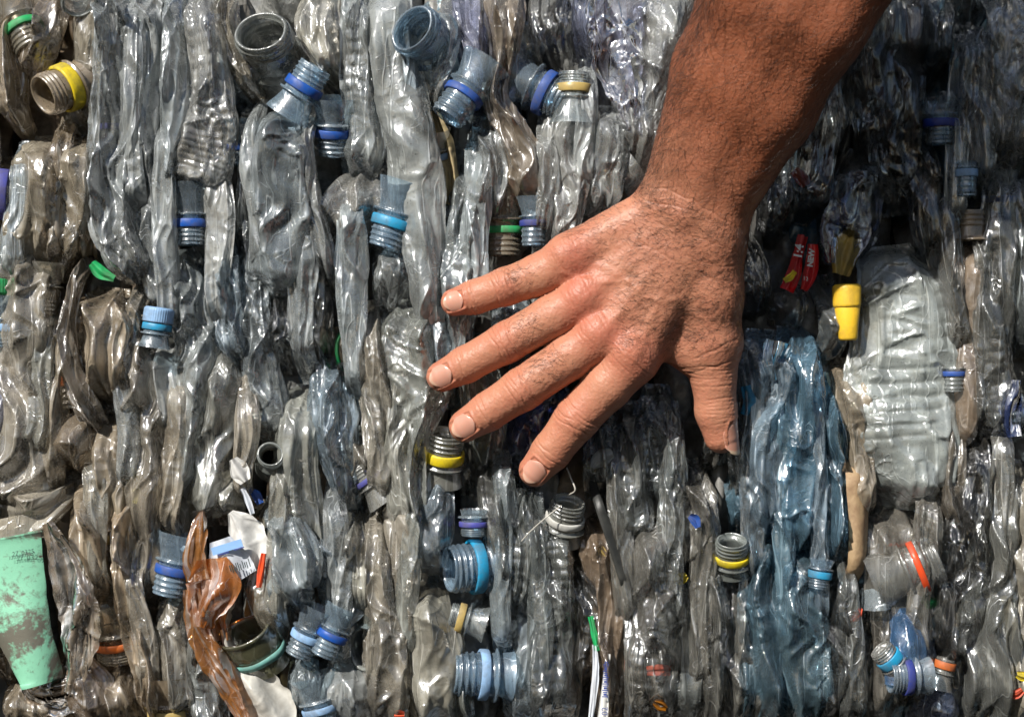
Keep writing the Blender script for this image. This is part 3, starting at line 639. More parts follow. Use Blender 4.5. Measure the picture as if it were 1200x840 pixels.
# thin flattened walls lying over the others
for i, (pts, tt) in enumerate((([(150,-20,10),(154,70,13),(152,170,11),(158,270,14)],'haze'), ([(196,120,9),(192,220,12),(196,320,11),(204,400,8)],'clear'),
    ([(246,180,8),(258,250,14),(254,330,12),(262,400,9)],'haze'), ([(300,110,6),(296,180,10),(304,260,10),(306,350,8)],'haze'), ([(352,200,10),(358,280,14),(352,370,13),(362,450,10)],'clear'),
    ([(410,210,10),(412,300,14),(414,400,12),(420,480,9)],'clear'), ([(470,-20,8),(472,60,8),(484,140,9),(496,220,6)],'haze'), ([(530,-20,10),(526,40,10),(516,90,8),(508,140,6)],'clear'),
    ([(556,150,9),(560,220,11),(556,300,12),(562,370,9)],'haze'), ([(640,130,8),(644,190,12),(642,250,10),(630,300,7)],'clear'), ([(690,60,8),(688,130,9),(684,190,10),(690,240,6)],'haze'),
    ([(28,540,12),(44,500,12),(48,420,11),(50,340,8)],'clear'), ([(98,520,8),(112,580,12),(108,650,12),(124,720,9)],'clear'), ([(146,360,7),(146,440,10),(152,520,10),(150,600,8)],'clear'),
    ([(206,420,8),(208,500,12),(200,570,12),(192,650,9)],'haze'), ([(286,420,8),(290,500,11),(284,560,9),(290,600,6)],'clear'), ([(330,520,8),(328,600,11),(322,680,10),(326,760,8)],'haze'),
    ([(386,560,8),(396,640,12),(398,720,12),(394,800,10)],'clear'), ([(462,400,8),(470,480,11),(466,560,12),(474,640,9)],'clear'), ([(486,560,6),(482,640,10),(476,720,10),(482,800,8)],'haze'),
    ([(586,520,8),(592,600,10),(586,690,10),(590,790,9)],'haze'), ([(628,580,8),(630,660,10),(634,740,11),(628,830,9)],'clear'),
    ([(722,500,8),(726,580,11),(730,670,10),(738,760,9)],'clear'), ([(790,470,9),(788,560,11),(784,650,11),(786,740,9)],'clear'), ([(826,560,7),(824,650,10),(820,740,10),(822,830,8)],'gray'),
    ([(886,400,8),(884,500,10),(882,600,11),(886,700,9)],'blue'), ([(920,440,8),(918,540,11),(920,640,10),(924,760,10)],'teal'), ([(956,440,7),(958,540,9),(960,640,8),(962,760,9)],'blue'),
    ([(996,640,7),(994,720,11),(1000,800,12),(1002,870,10)],'clear'), ([(1090,560,9),(1086,640,12),(1076,720,12),(1086,840,10)],'gray'), ([(1150,250,8),(1152,340,9),(1148,440,10),(1146,520,8)],'clear'),
    ([(1120,100,8),(1122,160,10),(1120,230,9),(1124,290,7)],'clear'), ([(1176,480,8),(1176,560,10),(1172,640,9),(1176,720,8)],'clear'), ([(70,130,9),(72,190,11),(64,260,12),(68,320,8)],'brown'),
    ([(16,160,8),(22,220,11),(14,290,12),(18,350,9)],'clear'), ([(152,640,8),(158,700,11),(172,760,11),(170,840,10)],'clear'), ([(440,620,7),(446,700,9),(442,760,9),(444,840,10)],'clear'))):
    B(pts, tt, h=.013, d=.005, crump=.9, folds=.5, seed=700 + i * 3)
# around the hand, mostly hidden
B([(640,350,20),(690,400,22),(700,450,16)], 'dark', h=-.010)
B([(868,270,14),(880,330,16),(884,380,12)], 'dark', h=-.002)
B([(915,330,14),(925,360,18),(920,400,12)], 'gray', h=.000)
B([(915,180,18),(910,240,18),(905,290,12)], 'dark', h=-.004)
B([(-2,320,14),(-4,350,16)], 'navy', 'navy bottle with pale blue ring at the edge, beside the long dusty panel', h=-.002, neck=N(2,384,18,268,0,'pale',h=.004,mat='neckblue',ringw=1.0))
B([(-6,300,10),(-4,310,12)], 'brown', 'bottle with green cap at the edge of the bale', h=.000, neck=N(-2,322,17,270,0,None,h=.004,cap='green',length=.6))
B([(4,420,14),(2,480,16),(0,540,14)], 'violet', h=.000)
for (x0, t) in ((1235, 'gray'), (1270, 'clear'), (-38, 'brown'), (-70, 'gray')):
    for y0 in (-40, 380):
        B([(x0,y0,18),(x0+6,y0+150,24),(x0-4,y0+300,24),(x0,y0+460,14)], t, 'crushed bottle just beyond the edge of the photo', h=.004)

# ------------------------------------------------------------------ scraps, caps, wrappers
def text_mesh(s, size, loc, right, up, mat, parent, name='lettering', bold=0.0):
    cu = bpy.data.curves.new('lettering', 'FONT'); cu.body = s; cu.size = size; cu.offset = bold; cu.resolution_u = 2
    t = bpy.data.objects.new('t', cu); C.collection.objects.link(t)
    dg = bpy.context.evaluated_depsgraph_get(); me = bpy.data.meshes.new_from_object(t.evaluated_get(dg))
    bpy.data.objects.remove(t)
    right = Vector(right).normalized(); up = Vector(up).normalized(); n = right.cross(up)
    o = bpy.data.objects.new(name, me); C.collection.objects.link(o)
    import mathutils
    M = mathutils.Matrix((right, up, n)).transposed().to_4x4(); M.translation = Vector(loc) - Vector(parent['_o'])
    me.transform(M); o.parent = parent; me.materials.clear(); me.materials.append(mat)
    return o
ink = solid_mat('dark_ink', (.03, .05, .05), .6, 0)
whiteink = solid_mat('white_ink', (.7, .7, .66), .5, .4)
bluebar = solid_mat('blue_ink', (.03, .06, .28), .5, .2)

# mint green tube
def mint_tube():
    k = NT('mint_tube_plastic'); vec, oi = k.coords()
    n1 = k.noise(vec, 28, 6, .7, .8); n2 = k.noise(vec, 260, 4, .7)
    f = k.ramp(k.math('MULTIPLY_ADD', n2, .35, n1), .66, .76)
    c = k.cmix(k.math('MULTIPLY', f, .93), (.23, .54, .37), (.13, .10, .085))
    c = k.cmix(k.ramp(n2, .6, .75, 0, .5), c, (.05, .12, .09))
    b = k.n("Bump", Height=k.math('MULTIPLY_ADD', f, -.5, n2), Strength=.4, Distance=.0006)
    p = k.n("BsdfPrincipled", BaseColor=c, Roughness=.42, Normal=b); k.set(k.out.inputs[0], p)
    o = root('squeeze_tube', U(28, 720, .014))
    V, F = squash([(0,630,38),(2,640,38),(12,690,34),(28,740,27),(46,786,19),(50,800,17)], .015, .006, 41, .16, 0, .02, True, taper=(0, 0), nu=70, step=.001)
    mesh('tube_body', V, F, k.m, o)
    V, F = squash([(0,608,48),(2,618,46),(4,635,43)], .012, .0045, 42, .25, 0, .03, True, taper=(0, 0))
    mesh('crimped_end', V, F, MT['beige'], o)
    for s, x, y, z in (("27", 14, 652, .0036), ("0325", 25, 650.5, .0036), ("13059801 07", 10, 656, .0028)):
        a = U(x, y, .0226); b = U(x + 10, y - 1.8, .0226)
        text_mesh(s, z, a, b - a, (0, 0, 1), ink, o)
    tag(o, 'mint green squeeze tube, scuffed and dirty, with tiny printed digits', 'tube'); reg(o, 28, 720, 1, 'mint green tube')
mint_tube()
film([(56,612,6),(74,650,16),(88,700,22),(94,745,22),(90,785,12),(82,812,8)], MT['mud'], 'film_sheet', 'brown dirty leaf-shaped sheet beside the mint green tube', 'film', h=.020, d=.004, seed=12, crump=.7, mark='brown leaf-shaped sheet')
film([(30,790,14),(56,812,26),(86,806,26),(112,790,14)], MT['mud'], 'film_sheet', 'muddy fold of film under the foot of the mint green tube', 'film', h=.010, d=.004, seed=13, crump=.8)
# orange wrapper
ok = film_mat('orange_film', (.85, .38, .10), (.56, .21, .06), .6, .95, rough=.4, gloss=.4, sheen=.0, fine=.7)
def orange():
    o = root('orange_wrapper', U(245, 720, .018))
    for pth, sd, hh in (([(237,598,3),(232,625,12),(228,655,12),(232,680,14)], 3, .018), ([(246,655,18),(250,685,28),(240,715,20),(236,735,12)], 4, .022),
                        ([(224,690,10),(230,730,13),(246,765,14),(262,795,12),(280,830,9),(290,850,7)], 6, .018), ([(268,690,12),(258,720,12),(262,750,10)], 8, .012)):
        V, F = squash(pth, hh, .004, sd, .7, 0, None, False, .1, nu=36, step=.0009); mesh('wrapper_panel', V, F, ok, o)
    tag(o, 'crumpled orange plastic wrapper running down among gray bottles', 'wrapper'); reg(o, 245, 720, 1, 'orange wrapper')
orange()
# red wrapper with lettering
redm = solid_mat('red_wrapper', (.62, .015, .02), .22, .35, bump=.5)
def red_wrapper():
    o = root('red_wrapper', U(940, 310, .016))
    V, F = squash([(941,276,6.5),(935,300,6.5),(930,322,8.5),(922,340,8)], .014, .003, 51, .5, 0, None, False, .05, nu=30, step=.0007); mesh('wrapper_panel', V, F, redm, o)
    V, F = squash([(953,286,5),(952,305,6.5),(948,325,7),(942,340,4)], .013, .003, 52, .5, 0, None, False, .05, nu=30, step=.0007); mesh('wrapper_panel', V, F, redm, o)
    V, F = squash([(932,318,1.5),(926,325,4),(919,329,2)], .0185, .001, 53, .1, 0, None, False, .05, nu=14, step=.0006); mesh('yellow_print', V, F, RM['yellow'], o)
    a = U(939, 304, .0195); text_mesh("1:4", .0066, a, U(943, 279, .0195) - a, Vector((-1, 0, .2)), whiteink, o, bold=.0002)
    a = U(952, 313, .0195); text_mesh("NEW", .0042, a, U(955, 288, .0195) - a, Vector((-1, 0, .15)), whiteink, o, bold=.0002)
    a = U(941, 328, .0175); text_mesh("12", .003, a, U(946, 329, .0175) - a, (0, 0, 1), whiteink, o)
    tag(o, 'shiny red wrapper with white lettering in the shade right of the wrist', 'wrapper'); reg(o, 940, 310, 1, 'red wrapper')
red_wrapper()
# yellow plastic cap, tapered with a flared collar
def yellow_cap():
    ym = solid_mat('yellow_cap_plastic', (.80, .50, .03), .4, .45, (.30, .19, .04), bump=.4)
    o = root('yellow_cap', U(993, 365, .012)); c = U(994, 399, .012); ax = U(992, 333, .012) - c; L = np.linalg.norm(ax); s = PXM
    V, F = lathe(c, ax, [(0, .3 * s), (0, 9 * s), (.05 * L, 11 * s), (.3 * L, 12 * s), (.58 * L, 14.6 * s), (.60 * L, 14.2 * s)], 60, .8, 3, .04); mesh('cap_body', V, F, ym, o)
    V, F = lathe(c, ax, [(.585 * L, 13 * s), (.60 * L, 15.6 * s), (.64 * L, 16 * s), (.92 * L, 16.6 * s), (.97 * L, 16 * s), (1.0 * L, 13 * s), (1.01 * L, .2 * s)], 60, .8, 4, .05); mesh('cap_lid', V, F, ym, o)
    tag(o, 'bright yellow tapered plastic cap wedged beside the large pale bottle', 'cap'); reg(o, 993, 365, 1, 'yellow cap')
yellow_cap()
# violet film bag, blue-and-yellow film
film([(718,-20,30),(722,30,30),(724,75,28),(734,115,20),(738,150,6)], MT['violet'], 'film_bag', 'shiny violet-blue film crumpled beside the forearm', 'film', h=.018, d=.007, seed=61, crump=2.6, mark='shiny violet film')
film([(1004,212,10),(998,240,24),(990,275,28),(984,310,18)], MT['navy'], 'film_bag', 'dark blue crumpled film above the yellow cap', 'film', h=.012, d=.005, seed=62, crump=2.2, mark='dark blue film above the yellow cap')
film([(1000,270,8),(990,300,14),(985,322,10)], solid_mat('ochre_film', (.40,.27,.05), .3, .5), 'film_scrap', 'ochre yellow film scrap just over the yellow cap', 'film', h=.009, d=.004, seed=63, crump=2)
film([(1186,445,10),(1184,480,15),(1188,512,10)], MT['navy'], 'film_bag', 'strong blue film scrap near the photo edge by the gray bottle', 'film', h=.018, d=.003, seed=64, crump=2)
film([(912,400,14),(906,425,12),(910,445,6)], film_mat('sky_film', (.45,.78,.98), (.10,.38,.62), .3, .8), 'film_scrap', 'sky blue film scrap at the top of the blue cluster', 'film', h=.022, d=.004, seed=65, crump=2)
film([(874,452,6),(878,470,7),(872,486,4)], RM['cyan'], 'plastic_scrap', 'small sky blue scrap beside the thumb', 'scrap', h=.016, d=.002, seed=66)
# labels
paper = solid_mat('label_paper', (.58, .62, .68), .5, .35, (.25, .24, .24), bump=.3)
white = solid_mat('white_film', (.66, .66, .64), .35, .35, (.3, .28, .26), bump=.4)
def paper_label():
    o = root('printed_label', U(274, 650, .02))
    V, F = squash([(258,632,14),(266,655,24),(272,672,26),(278,682,24)], .019, .001, 71, .15, 0, None, False, .02, nu=30, step=.0009)
    mesh('label_sheet', V, F, paper, o)
    lb = solid_mat('light_blue_ink', (.25, .45, .78), .5, .15)
    r_ = np.array([math.cos(.30), 0, math.sin(.30)]); u_ = np.array([-math.sin(.30), 0, math.cos(.30)])
    def patch(px, py, wpx, hpx, m, name, hh=.0222):
        c = U(px, py, hh); q = [c + r_ * sx * wpx * PXM / 2 + u_ * sy * hpx * PXM / 2 for sx, sy in ((-1, -1), (1, -1), (1, 1), (-1, 1))]
        q2 = [p + np.array([0, .0004, 0]) for p in q]
        mesh(name, q + q2, [[0, 1, 2, 3], [7, 6, 5, 4], [0, 4, 5, 1], [1, 5, 6, 2], [2, 6, 7, 3], [3, 7, 4, 0]], m, o, False)
    patch(266, 641, 36, 9, lb, 'blue_band'); patch(262, 648.5, 13, 1.2, bluebar, 'printed_rule', .0225); patch(280, 642.5, 12, 1.2, bluebar, 'printed_rule', .0225)
    for i in range(13): patch(262 + i * 2.5, 668 - i * .75 + (i % 3), .9, 6 + (i * 7) % 5, ink, 'barcode_bar', .0225)
    tag(o, 'blue and white printed label fanned out right of the orange wrapper', 'label'); reg(o, 270, 650, 1, 'printed label')
paper_label()
film([(270,600,4),(284,618,18),(296,640,20),(300,665,12)], white, 'film_scrap', 'translucent white scrap behind the blue and white printed label', 'film', h=.013, d=.003, seed=72)
film([(272,538,5),(280,552,12),(288,564,7)], white, 'film_scrap', 'torn white scrap high above the printed label', 'scrap', h=.020, d=.002, seed=73, mark='torn white scrap', ragged=.3)
film([(284,572,2),(290,585,4),(296,602,3)], paper, 'film_scrap', 'thin pale sliver of film just below the torn white scrap', 'scrap', h=.018, d=.001, seed=74)
film([(302,655,4),(296,690,7),(300,720,4)], white, 'film_scrap', 'white sliver beside the red and yellow scrap', 'scrap', h=.010, d=.001, seed=75)
film([(309,648,3),(306,668,4),(303,688,3)], RM['red'], 'film_scrap', 'small red and yellow scrap standing by the brown bottle', 'scrap', h=.018, d=.001, seed=76)
film([(296,575,4),(300,580,6),(305,590,4)], RM['blue'], 'plastic_scrap', 'tiny blue scrap right of the thin pale sliver', 'scrap', h=.010, d=.001, seed=77)
# cut bottle mouth with olive inside, silver pouch below
def olive():
    ol = film_mat('olive_plastic', (.45, .46, .30), (.20, .20, .12), .4, .8, rough=.12, fine=.3)
    o = root('cut_bottle', U(294, 748, .006))
    a = math.radians(115); ax = np.array([math.cos(a) * .85, -.45, math.sin(a) * .85]); R = 33 * PXM; c = U(296, 756, .004)
    V, F = lathe(c, ax, [(-R * 1.0, R * 1.0), (-R * .5, R * 1.02), (-R * .1, R * 1.0), (R * .15, R * 1.06), (R * .3, R * 1.0), (R * .55, R * 1.0), (R * .7, R * 1.05), (R * .74, R * .97), (R * .5, R * .94), (-R * .5, R * .92), (-R * .9, R * .9), (-R, R * .1)], 60, .8, 4, .05)
    mesh('neck', V, F, ol, o)
    V, F = lathe(c, ax, [(-R * .45, R * 1.06), (-R * .45, R * 1.1), (-R * .2, R * 1.1), (-R * .2, R * 1.05)], 60, .8, 4, .05); mesh('neck_ring', V, F, RM['teal'], o)
    tag(o, 'wide olive bottle neck with teal band right of the orange wrapper', 'bottle'); reg(o, 294, 748, 1, 'olive bottle neck')
olive()
film([(262,736,5),(276,775,12),(296,800,26),(310,830,32),(316,870,30)], solid_mat('silver_pouch', (.50, .49, .45), .25, .5, (.22, .2, .17), bump=.5), 'film_pouch', 'pale silvery pouch sagging below the olive bottle neck', 'pouch', h=.010, d=.004, seed=81, crump=1.0)
# barcode strip, green sliver
def strip_label():
    o = root('barcode_label', U(708, 800, .012))
    V, F = squash([(712,766,2.5),(710,795,4),(706,845,6)], .014, .0006, 91, .1, 0, None, False, .02, nu=14, step=.001); mesh('label_sheet', V, F, white, o)
    for i in range(17):
        y = 776 + i * 2.5; c = U(710.5 - (y - 776) * .04, y, .0176); wx = (2.2 + (i * 5) % 3) * PXM * .8; hz = .55 * PXM * (1 + (i % 3 == 0))
        q = [c + np.array([sx * wx, 0, sz * hz]) for sx, sz in ((-1, -1), (1, -1), (1, 1), (-1, 1))]; q2 = [p + np.array([0, .0004, 0]) for p in q]
        mesh('barcode_bar', q + q2, [[0, 1, 2, 3], [7, 6, 5, 4], [0, 4, 5, 1], [1, 5, 6, 2], [2, 6, 7, 3], [3, 7, 4, 0]], bluebar, o, False)
    a = U(712, 838, .0178); text_mesh("02", .0048, a, U(712, 830, .0178) - a, Vector((-1, 0, 0)), bluebar, o)
    tag(o, 'narrow white strip with blue barcode at the bottom of the bale', 'label'); reg(o, 708, 800, 1, 'barcode strip')
strip_label()
film([(692,722,1.5),(697,745,4),(700,762,3)], RM['green'], 'plastic_scrap', 'thin green sliver of film above the barcode strip', 'scrap', h=.014, d=.001, seed=92)
film([(697,755,2.5),(698,790,4),(692,845,3)], paper, 'film_scrap', 'long pale blue and white sliver left of the barcode strip', 'scrap', h=.014, d=.001, seed=93)
film([(758,786,5),(772,785,6),(786,786,5)], RM['red'], 'plastic_scrap', 'red scrap seen inside the large ribbed clear bottle', 'scrap', h=.012, d=.001, seed=94)
film([(766,822,3),(774,826,6),(781,830,3)], solid_mat('amber_plastic', (.35, .13, .01), .1, .1, tr=.4), 'plastic_scrap', 'amber fragment at the foot of the large ribbed clear bottle', 'scrap', h=.018, d=.002, seed=95)
film([(808,604,3),(814,609,6),(818,618,3)], RM['blue'], 'plastic_scrap', 'small blue scrap on gray film left of the vivid yellow ring', 'scrap', h=.022, d=.001, seed=96)
film([(696,636,3),(703,644,6),(710,652,3)], RM['gold'], 'plastic_scrap', 'faded gold scrap beside the black cord', 'scrap', h=.010, d=.001, seed=97)
film([(790,682,3),(798,678,6),(805,674,3)], RM['yellow'], 'plastic_scrap', 'small yellow scrap left of the vivid yellow ring', 'scrap', h=.014, d=.001, seed=98)
film([(998,728,2),(1004,721,6),(1009,712,3)], RM['red'], 'plastic_scrap', 'small red triangular scrap below the tan stick', 'scrap', h=.014, d=.001, seed=99)
film([(1184,812,4),(1191,813,6),(1198,808,4)], RM['red'], 'plastic_scrap', 'small red scrap near the lower right edge', 'scrap', h=.022, d=.001, seed=100)
film([(1192,790,4),(1198,792,6),(1206,794,5)], RM['yellow'], 'plastic_scrap', 'small yellow scrap over the red scrap at the lower right edge', 'scrap', h=.022, d=.001, seed=101)
film([(462,838,5),(468,838,6),(474,838,4)], RM['red'], 'plastic_scrap', 'small red scrap at the bottom beside the tall beige bottle', 'scrap', h=.018, d=.001, seed=102)
film([(335,334,4),(344,331,8),(354,328,4)], RM['green'], 'plastic_scrap', 'green scrap seen through film left of the hand', 'scrap', h=.004, d=.002, seed=103)
film([(930,200,6),(938,208,8),(944,218,5)], RM['red'], 'plastic_scrap', 'dim red scrap in the deep shade by the forearm', 'scrap', h=.002, d=.002, seed=104)
film([(1080,700,4),(1090,706,7),(1098,704,4)], RM['green'], 'plastic_scrap', 'dim green scrap under the slanting orange-red ring', 'scrap', h=.006, d=.001, seed=105)
film([(156,548,4),(158,570,5),(157,590,3)], solid_mat('faded_print', (.45,.42,.14), .5, .6), 'film_scrap', 'faded yellow print on the long gray-green panel', 'scrap', h=.010, d=.001, seed=106)
# tan stick
stick = solid_mat('tan_stick', (.36, .25, .14), .6, .55, (.14, .07, .035), bump=.8)
V, F = squash([(1004,520,7),(1003,560,9),(1006,610,10),(1004,660,9),(1002,700,8)], .012, .004, 111, .8, 0, .1, True, nu=40)
o = mesh('tan_stick', V, F, stick); tag(o, 'stained tan flat stick standing between blue cluster and gray bottles', 'stick'); reg(o, 1004, 620, 1, 'tan stick')
# black cord and wire
cordm = solid_mat('black_cord', (.018, .019, .018), .45, .3, (.06, .06, .05))
V, F = squash([(692,550,3),(700,585,4),(712,620,4.5),(724,655,4.5),(735,690,4.5),(742,730,3)], .018, .0012, 121, .25, 0, .08, True, nu=24, step=.001)
o = mesh('black_strap', V, F, cordm); tag(o, 'thin black strap running down below the index finger', 'strap'); reg(o, 716, 630, 1, 'black cord')
wirem = solid_mat('steel_wire', (.45, .43, .38), .25, .2, spec=.8)
def wire(pts, label, rr=.00035, seed=0):
    P = catmull(np.array([U(x, y, h) for x, y, h in pts]), 60); V, F = tube(P, rr, 8)
    o = mesh('wire', V, F, wirem); tag(o, label, 'wire'); reg(o, pts[0][0], pts[0][1], 1)
wire([(611,634,.02),(622,622,.022),(640,606,.024),(658,592,.022)], 'thin straight wire slanting left of the torn white band')
wire([(664,548,.02),(669,560,.024),(674,574,.026),(666,580,.02)], 'short bent bright wire right of the index fingertip', .0005)
# silver clip with an eye
o = root('foil_clip', U(705, 540, .02))
V, F = squash([(694,548,3),(700,541,8),(708,535,9),(718,531,5)], .019, .0012, 131, .8, 0, None, False, .03, nu=26, step=.0007)
mesh('foil', V, F, solid_mat('foil', (.30, .31, .30), .2, .4, (.05, .05, .05)), o)
tag(o, 'small silvery folded clip at the top of the black strap', 'clip'); reg(o, 705, 540, 1)
# ------------------------------------------------------------------ the hand and forearm
def J(px, py, h):            # photograph pixel at height h mm -> point in mm, axes x right, y towards the viewer, z up
    k = (DCAM - h / 1000) / DCAM
    return np.array([(px - 600) * PXM * 1000 * k, float(h), (420 - py) * PXM * 1000 * k])
def RR(rp, h): return rp * PXM * 1000 * (DCAM - h / 1000) / DCAM
# joints: px, py, height mm, radius px
FING = {
 'little': [(672,303,37,27), (634,322,34,26.0), (592,336,31,22.5), (556,348,27.5,20.5), (533,354,25.5,17.5)],
 'ring':   [(684,350,39,27), (648,371,37,26.5), (594,401,33,24.5), (546,427,28,22.0), (518,441,25.5,19.5)],
 'middle': [(704,392,40,28), (668,418,38,27.5), (612,456,34,26.0), (572,482,29,23.0), (545,499,26,20.5)],
 'index':  [(742,420,41,30), (712,452,38,29.0), (676,490,34,27.0), (646,529,29,23.5), (627,551,26,20.5)],
}
THUMB = [(822,345,38,38), (837,400,33,33), (836,440,29,26.5), (839,482,26,24), (845,511,24,20)]
for _k in FING: FING[_k] = [(a, b, c, r * (1 if i == 0 else .965 if i < 4 else .93)) for i, (a, b, c, r) in enumerate(FING[_k])]
WR = [(806,236,50), (884,110,78), (936,10,102), (1010,-130,138), (1075,-250,168)]       # forearm axis
def cone_list():
    L = []
    for nme, f in FING.items():
        L.append([(J(*a[:3]), J(*b[:3]), RR(a[3], a[2]), RR(b[3], b[2])) for a, b in zip(f[:-1], f[1:])])
    L.append([(J(*a[:3]), J(*b[:3]), RR(a[3], a[2]), RR(b[3], b[2])) for a, b in zip(THUMB[1:-1], THUMB[2:])])
    palm = []
    def c(a, b): palm.append((J(*a[:3]), J(*b[:3]), RR(a[3], a[2]), RR(b[3], b[2])))
    # metacarpals, fanned from the wrist
    c((778,240,43,26), (668,300,38,23)); c((790,252,44,27), (686,350,39,25)); c((802,262,45,28), (708,394,40,26)); c((822,270,45,30), (742,418,40,28))
    c((738,262,37,20), (666,300,35,20)); c((800,300,39,30), (740,360,37,28))
    c((838,285,44,33), (834,345,38,34)); c((834,345,38,34), (836,400,33,30)); c((800,340,36,28), (822,400,32,24))
    c((782,400,34,21), (808,418,32,20))
    # wrist and forearm: two parallel masses
    w = [J(*p) for p in WR]
    pr = [(779,226,45,27,840,254,45,33), (836,80,76,46,908,128,76,46), (880,-20,100,54,962,32,100,50), (926,-160,122,66,1048,-100,122,56), (975,-285,146,74,1110,-225,146,62), (1030,-420,165,74,1190,-350,165,66)]
    for p, q in zip(pr[:-1], pr[1:]):
        palm.append((J(p[0], p[1], p[2]), J(q[0], q[1], q[2]), RR(p[3], p[2]), RR(q[3], q[2])))
        palm.append((J(p[4], p[5], p[6]), J(q[4], q[5], q[6]), RR(p[7], p[6]), RR(q[7], q[6])))
        m1 = ((p[0] + p[4]) / 2, (p[1] + p[5]) / 2, p[2] + 2, (p[3] + p[7]) * .5); m2 = ((q[0] + q[4]) / 2, (q[1] + q[5]) / 2, q[2] + 3, (q[3] + q[7]) * .5)
        palm.append((J(*m1[:3]), J(*m2[:3]), RR(m1[3], m1[2]), RR(m2[3], m2[2])))
    c((782,240,44,27), (800,250,44,30)); c((840,262,44,33), (838,285,43,33))
    return L, palm
FL, PALM = cone_list()
KN = [(J(662,298,41), 8.0), (J(681,347,43.5), 8.5), (J(700,388,45), 9.0), (J(738,411,47.5), 9.8),      # knuckles
      (J(806,252,54), 8)]
PK = {k: J(*FING[k][2][:3]) + np.array([0, RR(FING[k][2][3], 30) * .34, 0]) for k in FING}
def cone(P, a, b, r1, r2):
    ab = b - a; t = np.clip(((P - a) @ ab) / (ab @ ab), 0, 1)
    return np.linalg.norm(P - a - t[:, None] * ab, axis=1) - (r1 + (r2 - r1) * t)
def smin(a, b, k):
    h = np.maximum(k - np.abs(a - b), 0) / k
    return np.minimum(a, b) - h * h * h * k / 6
def sdf(P):
    fd = None
    for i, fl in enumerate(FL):
        d = None
        for s in fl:
            q = cone(P, *s); d = q if d is None else smin(d, q, 4)
        if i < 4:
            nme = list(FING)[i]
            d = smin(d, np.linalg.norm(P - PK[nme], axis=1) - RR(FING[nme][2][3], 30) * .70, 5)
        fd = d if fd is None else np.minimum(fd, d)
    pd = None
    for s in PALM:
        q = cone(P, *s); pd = q if pd is None else smin(pd, q, 13)
    d = smin(pd, fd, 9)
    for c, r in KN: d = smin(d, np.linalg.norm(P - c, axis=1) - r, 7)
    return d
def grad(P, e=.25):
    g = np.stack([sdf(P + np.eye(3)[i] * e) - sdf(P - np.eye(3)[i] * e) for i in range(3)], -1)
    return g / (np.linalg.norm(g, axis=1)[:, None] + 1e-9)
def project(P, it=3, iso=0.0):
    for _ in range(it):
        g = grad(P); P = P - g * (sdf(P) - iso)[:, None] * .95
    return P
def surface():
    vs = 1.0; blk = 6
    allp = np.array([q for s in PALM + sum(FL, []) for q in (s[0], s[1])])
    lo = allp.min(0) - 36; hi = allp.max(0) + 36
    nb = np.ceil((hi - lo) / (vs * blk)).astype(int); n = nb * blk + 1
    bc = np.stack(np.meshgrid(*[np.arange(k) for k in nb], indexing='ij'), -1).reshape(-1, 3)
    cen = lo + (bc + .5) * vs * blk; d = sdf(cen)
    F = np.ones(n, np.float32) * 9
    inside = d < 0
    act = np.abs(d) < vs * blk * 1.25
    for b in bc[inside & ~act]:
        F[b[0]*blk:(b[0]+1)*blk+1, b[1]*blk:(b[1]+1)*blk+1, b[2]*blk:(b[2]+1)*blk+1] = -9
    off = np.stack(np.meshgrid(*[np.arange(blk + 1)] * 3, indexing='ij'), -1).reshape(-1, 3)
    ab = bc[act]
    for c in range(0, len(ab), 1500):
        idx = (ab[c:c+1500, None] * blk + off[None]).reshape(-1, 3)
        F[idx[:, 0], idx[:, 1], idx[:, 2]] = sdf(lo + idx * vs)
    S = F < 0
    c8 = sum(S[i:n[0]-1+i, j:n[1]-1+j, k:n[2]-1+k].astype(np.int8) for i in (0, 1) for j in (0, 1) for k in (0, 1))
    cells = (c8 > 0) & (c8 < 8); ids = -np.ones(cells.shape, np.int64); ids[cells] = np.arange(cells.sum())
    V = lo + (np.argwhere(cells) + .5) * vs
    Q = []
    for ax in range(3):
        o = [(1, 2), (2, 0), (0, 1)][ax]
        A = S.take(range(0, n[ax] - 1), ax); Bb = S.take(range(1, n[ax]), ax)
        e = np.argwhere(A != Bb); sgn = A[tuple(e.T)]
        ok = (e[:, o[0]] > 0) & (e[:, o[1]] > 0) & (e[:, o[0]] < n[o[0]] - 1) & (e[:, o[1]] < n[o[1]] - 1); e = e[ok]; sgn = sgn[ok]
        def at(d0, d1):
            q = e.copy(); q[:, o[0]] += d0; q[:, o[1]] += d1; return ids[tuple(q.T)]
        q = np.stack([at(-1, -1), at(0, -1), at(0, 0), at(-1, 0)], -1)
        q[~sgn] = q[~sgn][:, ::-1]; Q.append(q)
    Q = np.concatenate(Q)
    V = project(V, 4)
    # one round of subdivision, again laid on the surface
    E = np.concatenate([Q[:, [0, 1]], Q[:, [1, 2]], Q[:, [2, 3]], Q[:, [3, 0]]]); E.sort(1)
    key = E[:, 0] * (len(V) + 1) + E[:, 1]; uk, inv = np.unique(key, return_inverse=True)
    ue = np.stack([uk // (len(V) + 1), uk % (len(V) + 1)], -1); m = len(Q)
    ne = len(V) + inv.reshape(4, m).T; nf = len(V) + len(ue) + np.arange(m)
    V2 = np.concatenate([V, V[ue].mean(1), V[Q].mean(1)])
    F2 = np.concatenate([np.stack([Q[:, i], ne[:, i], nf, ne[:, (i + 3) % 4]], -1) for i in range(4)])
    V2[len(V):] = project(V2[len(V):], 1)
    return V2, F2
def unit(v): v = np.asarray(v, float); return v / np.linalg.norm(v)
def frame(a, b, dors=(0, 1, 0)):
    ax = unit(b - a); d = np.asarray(dors, float); d = unit(d - ax * (d @ ax)); return ax, d, np.cross(ax, d)
TIPS = {}
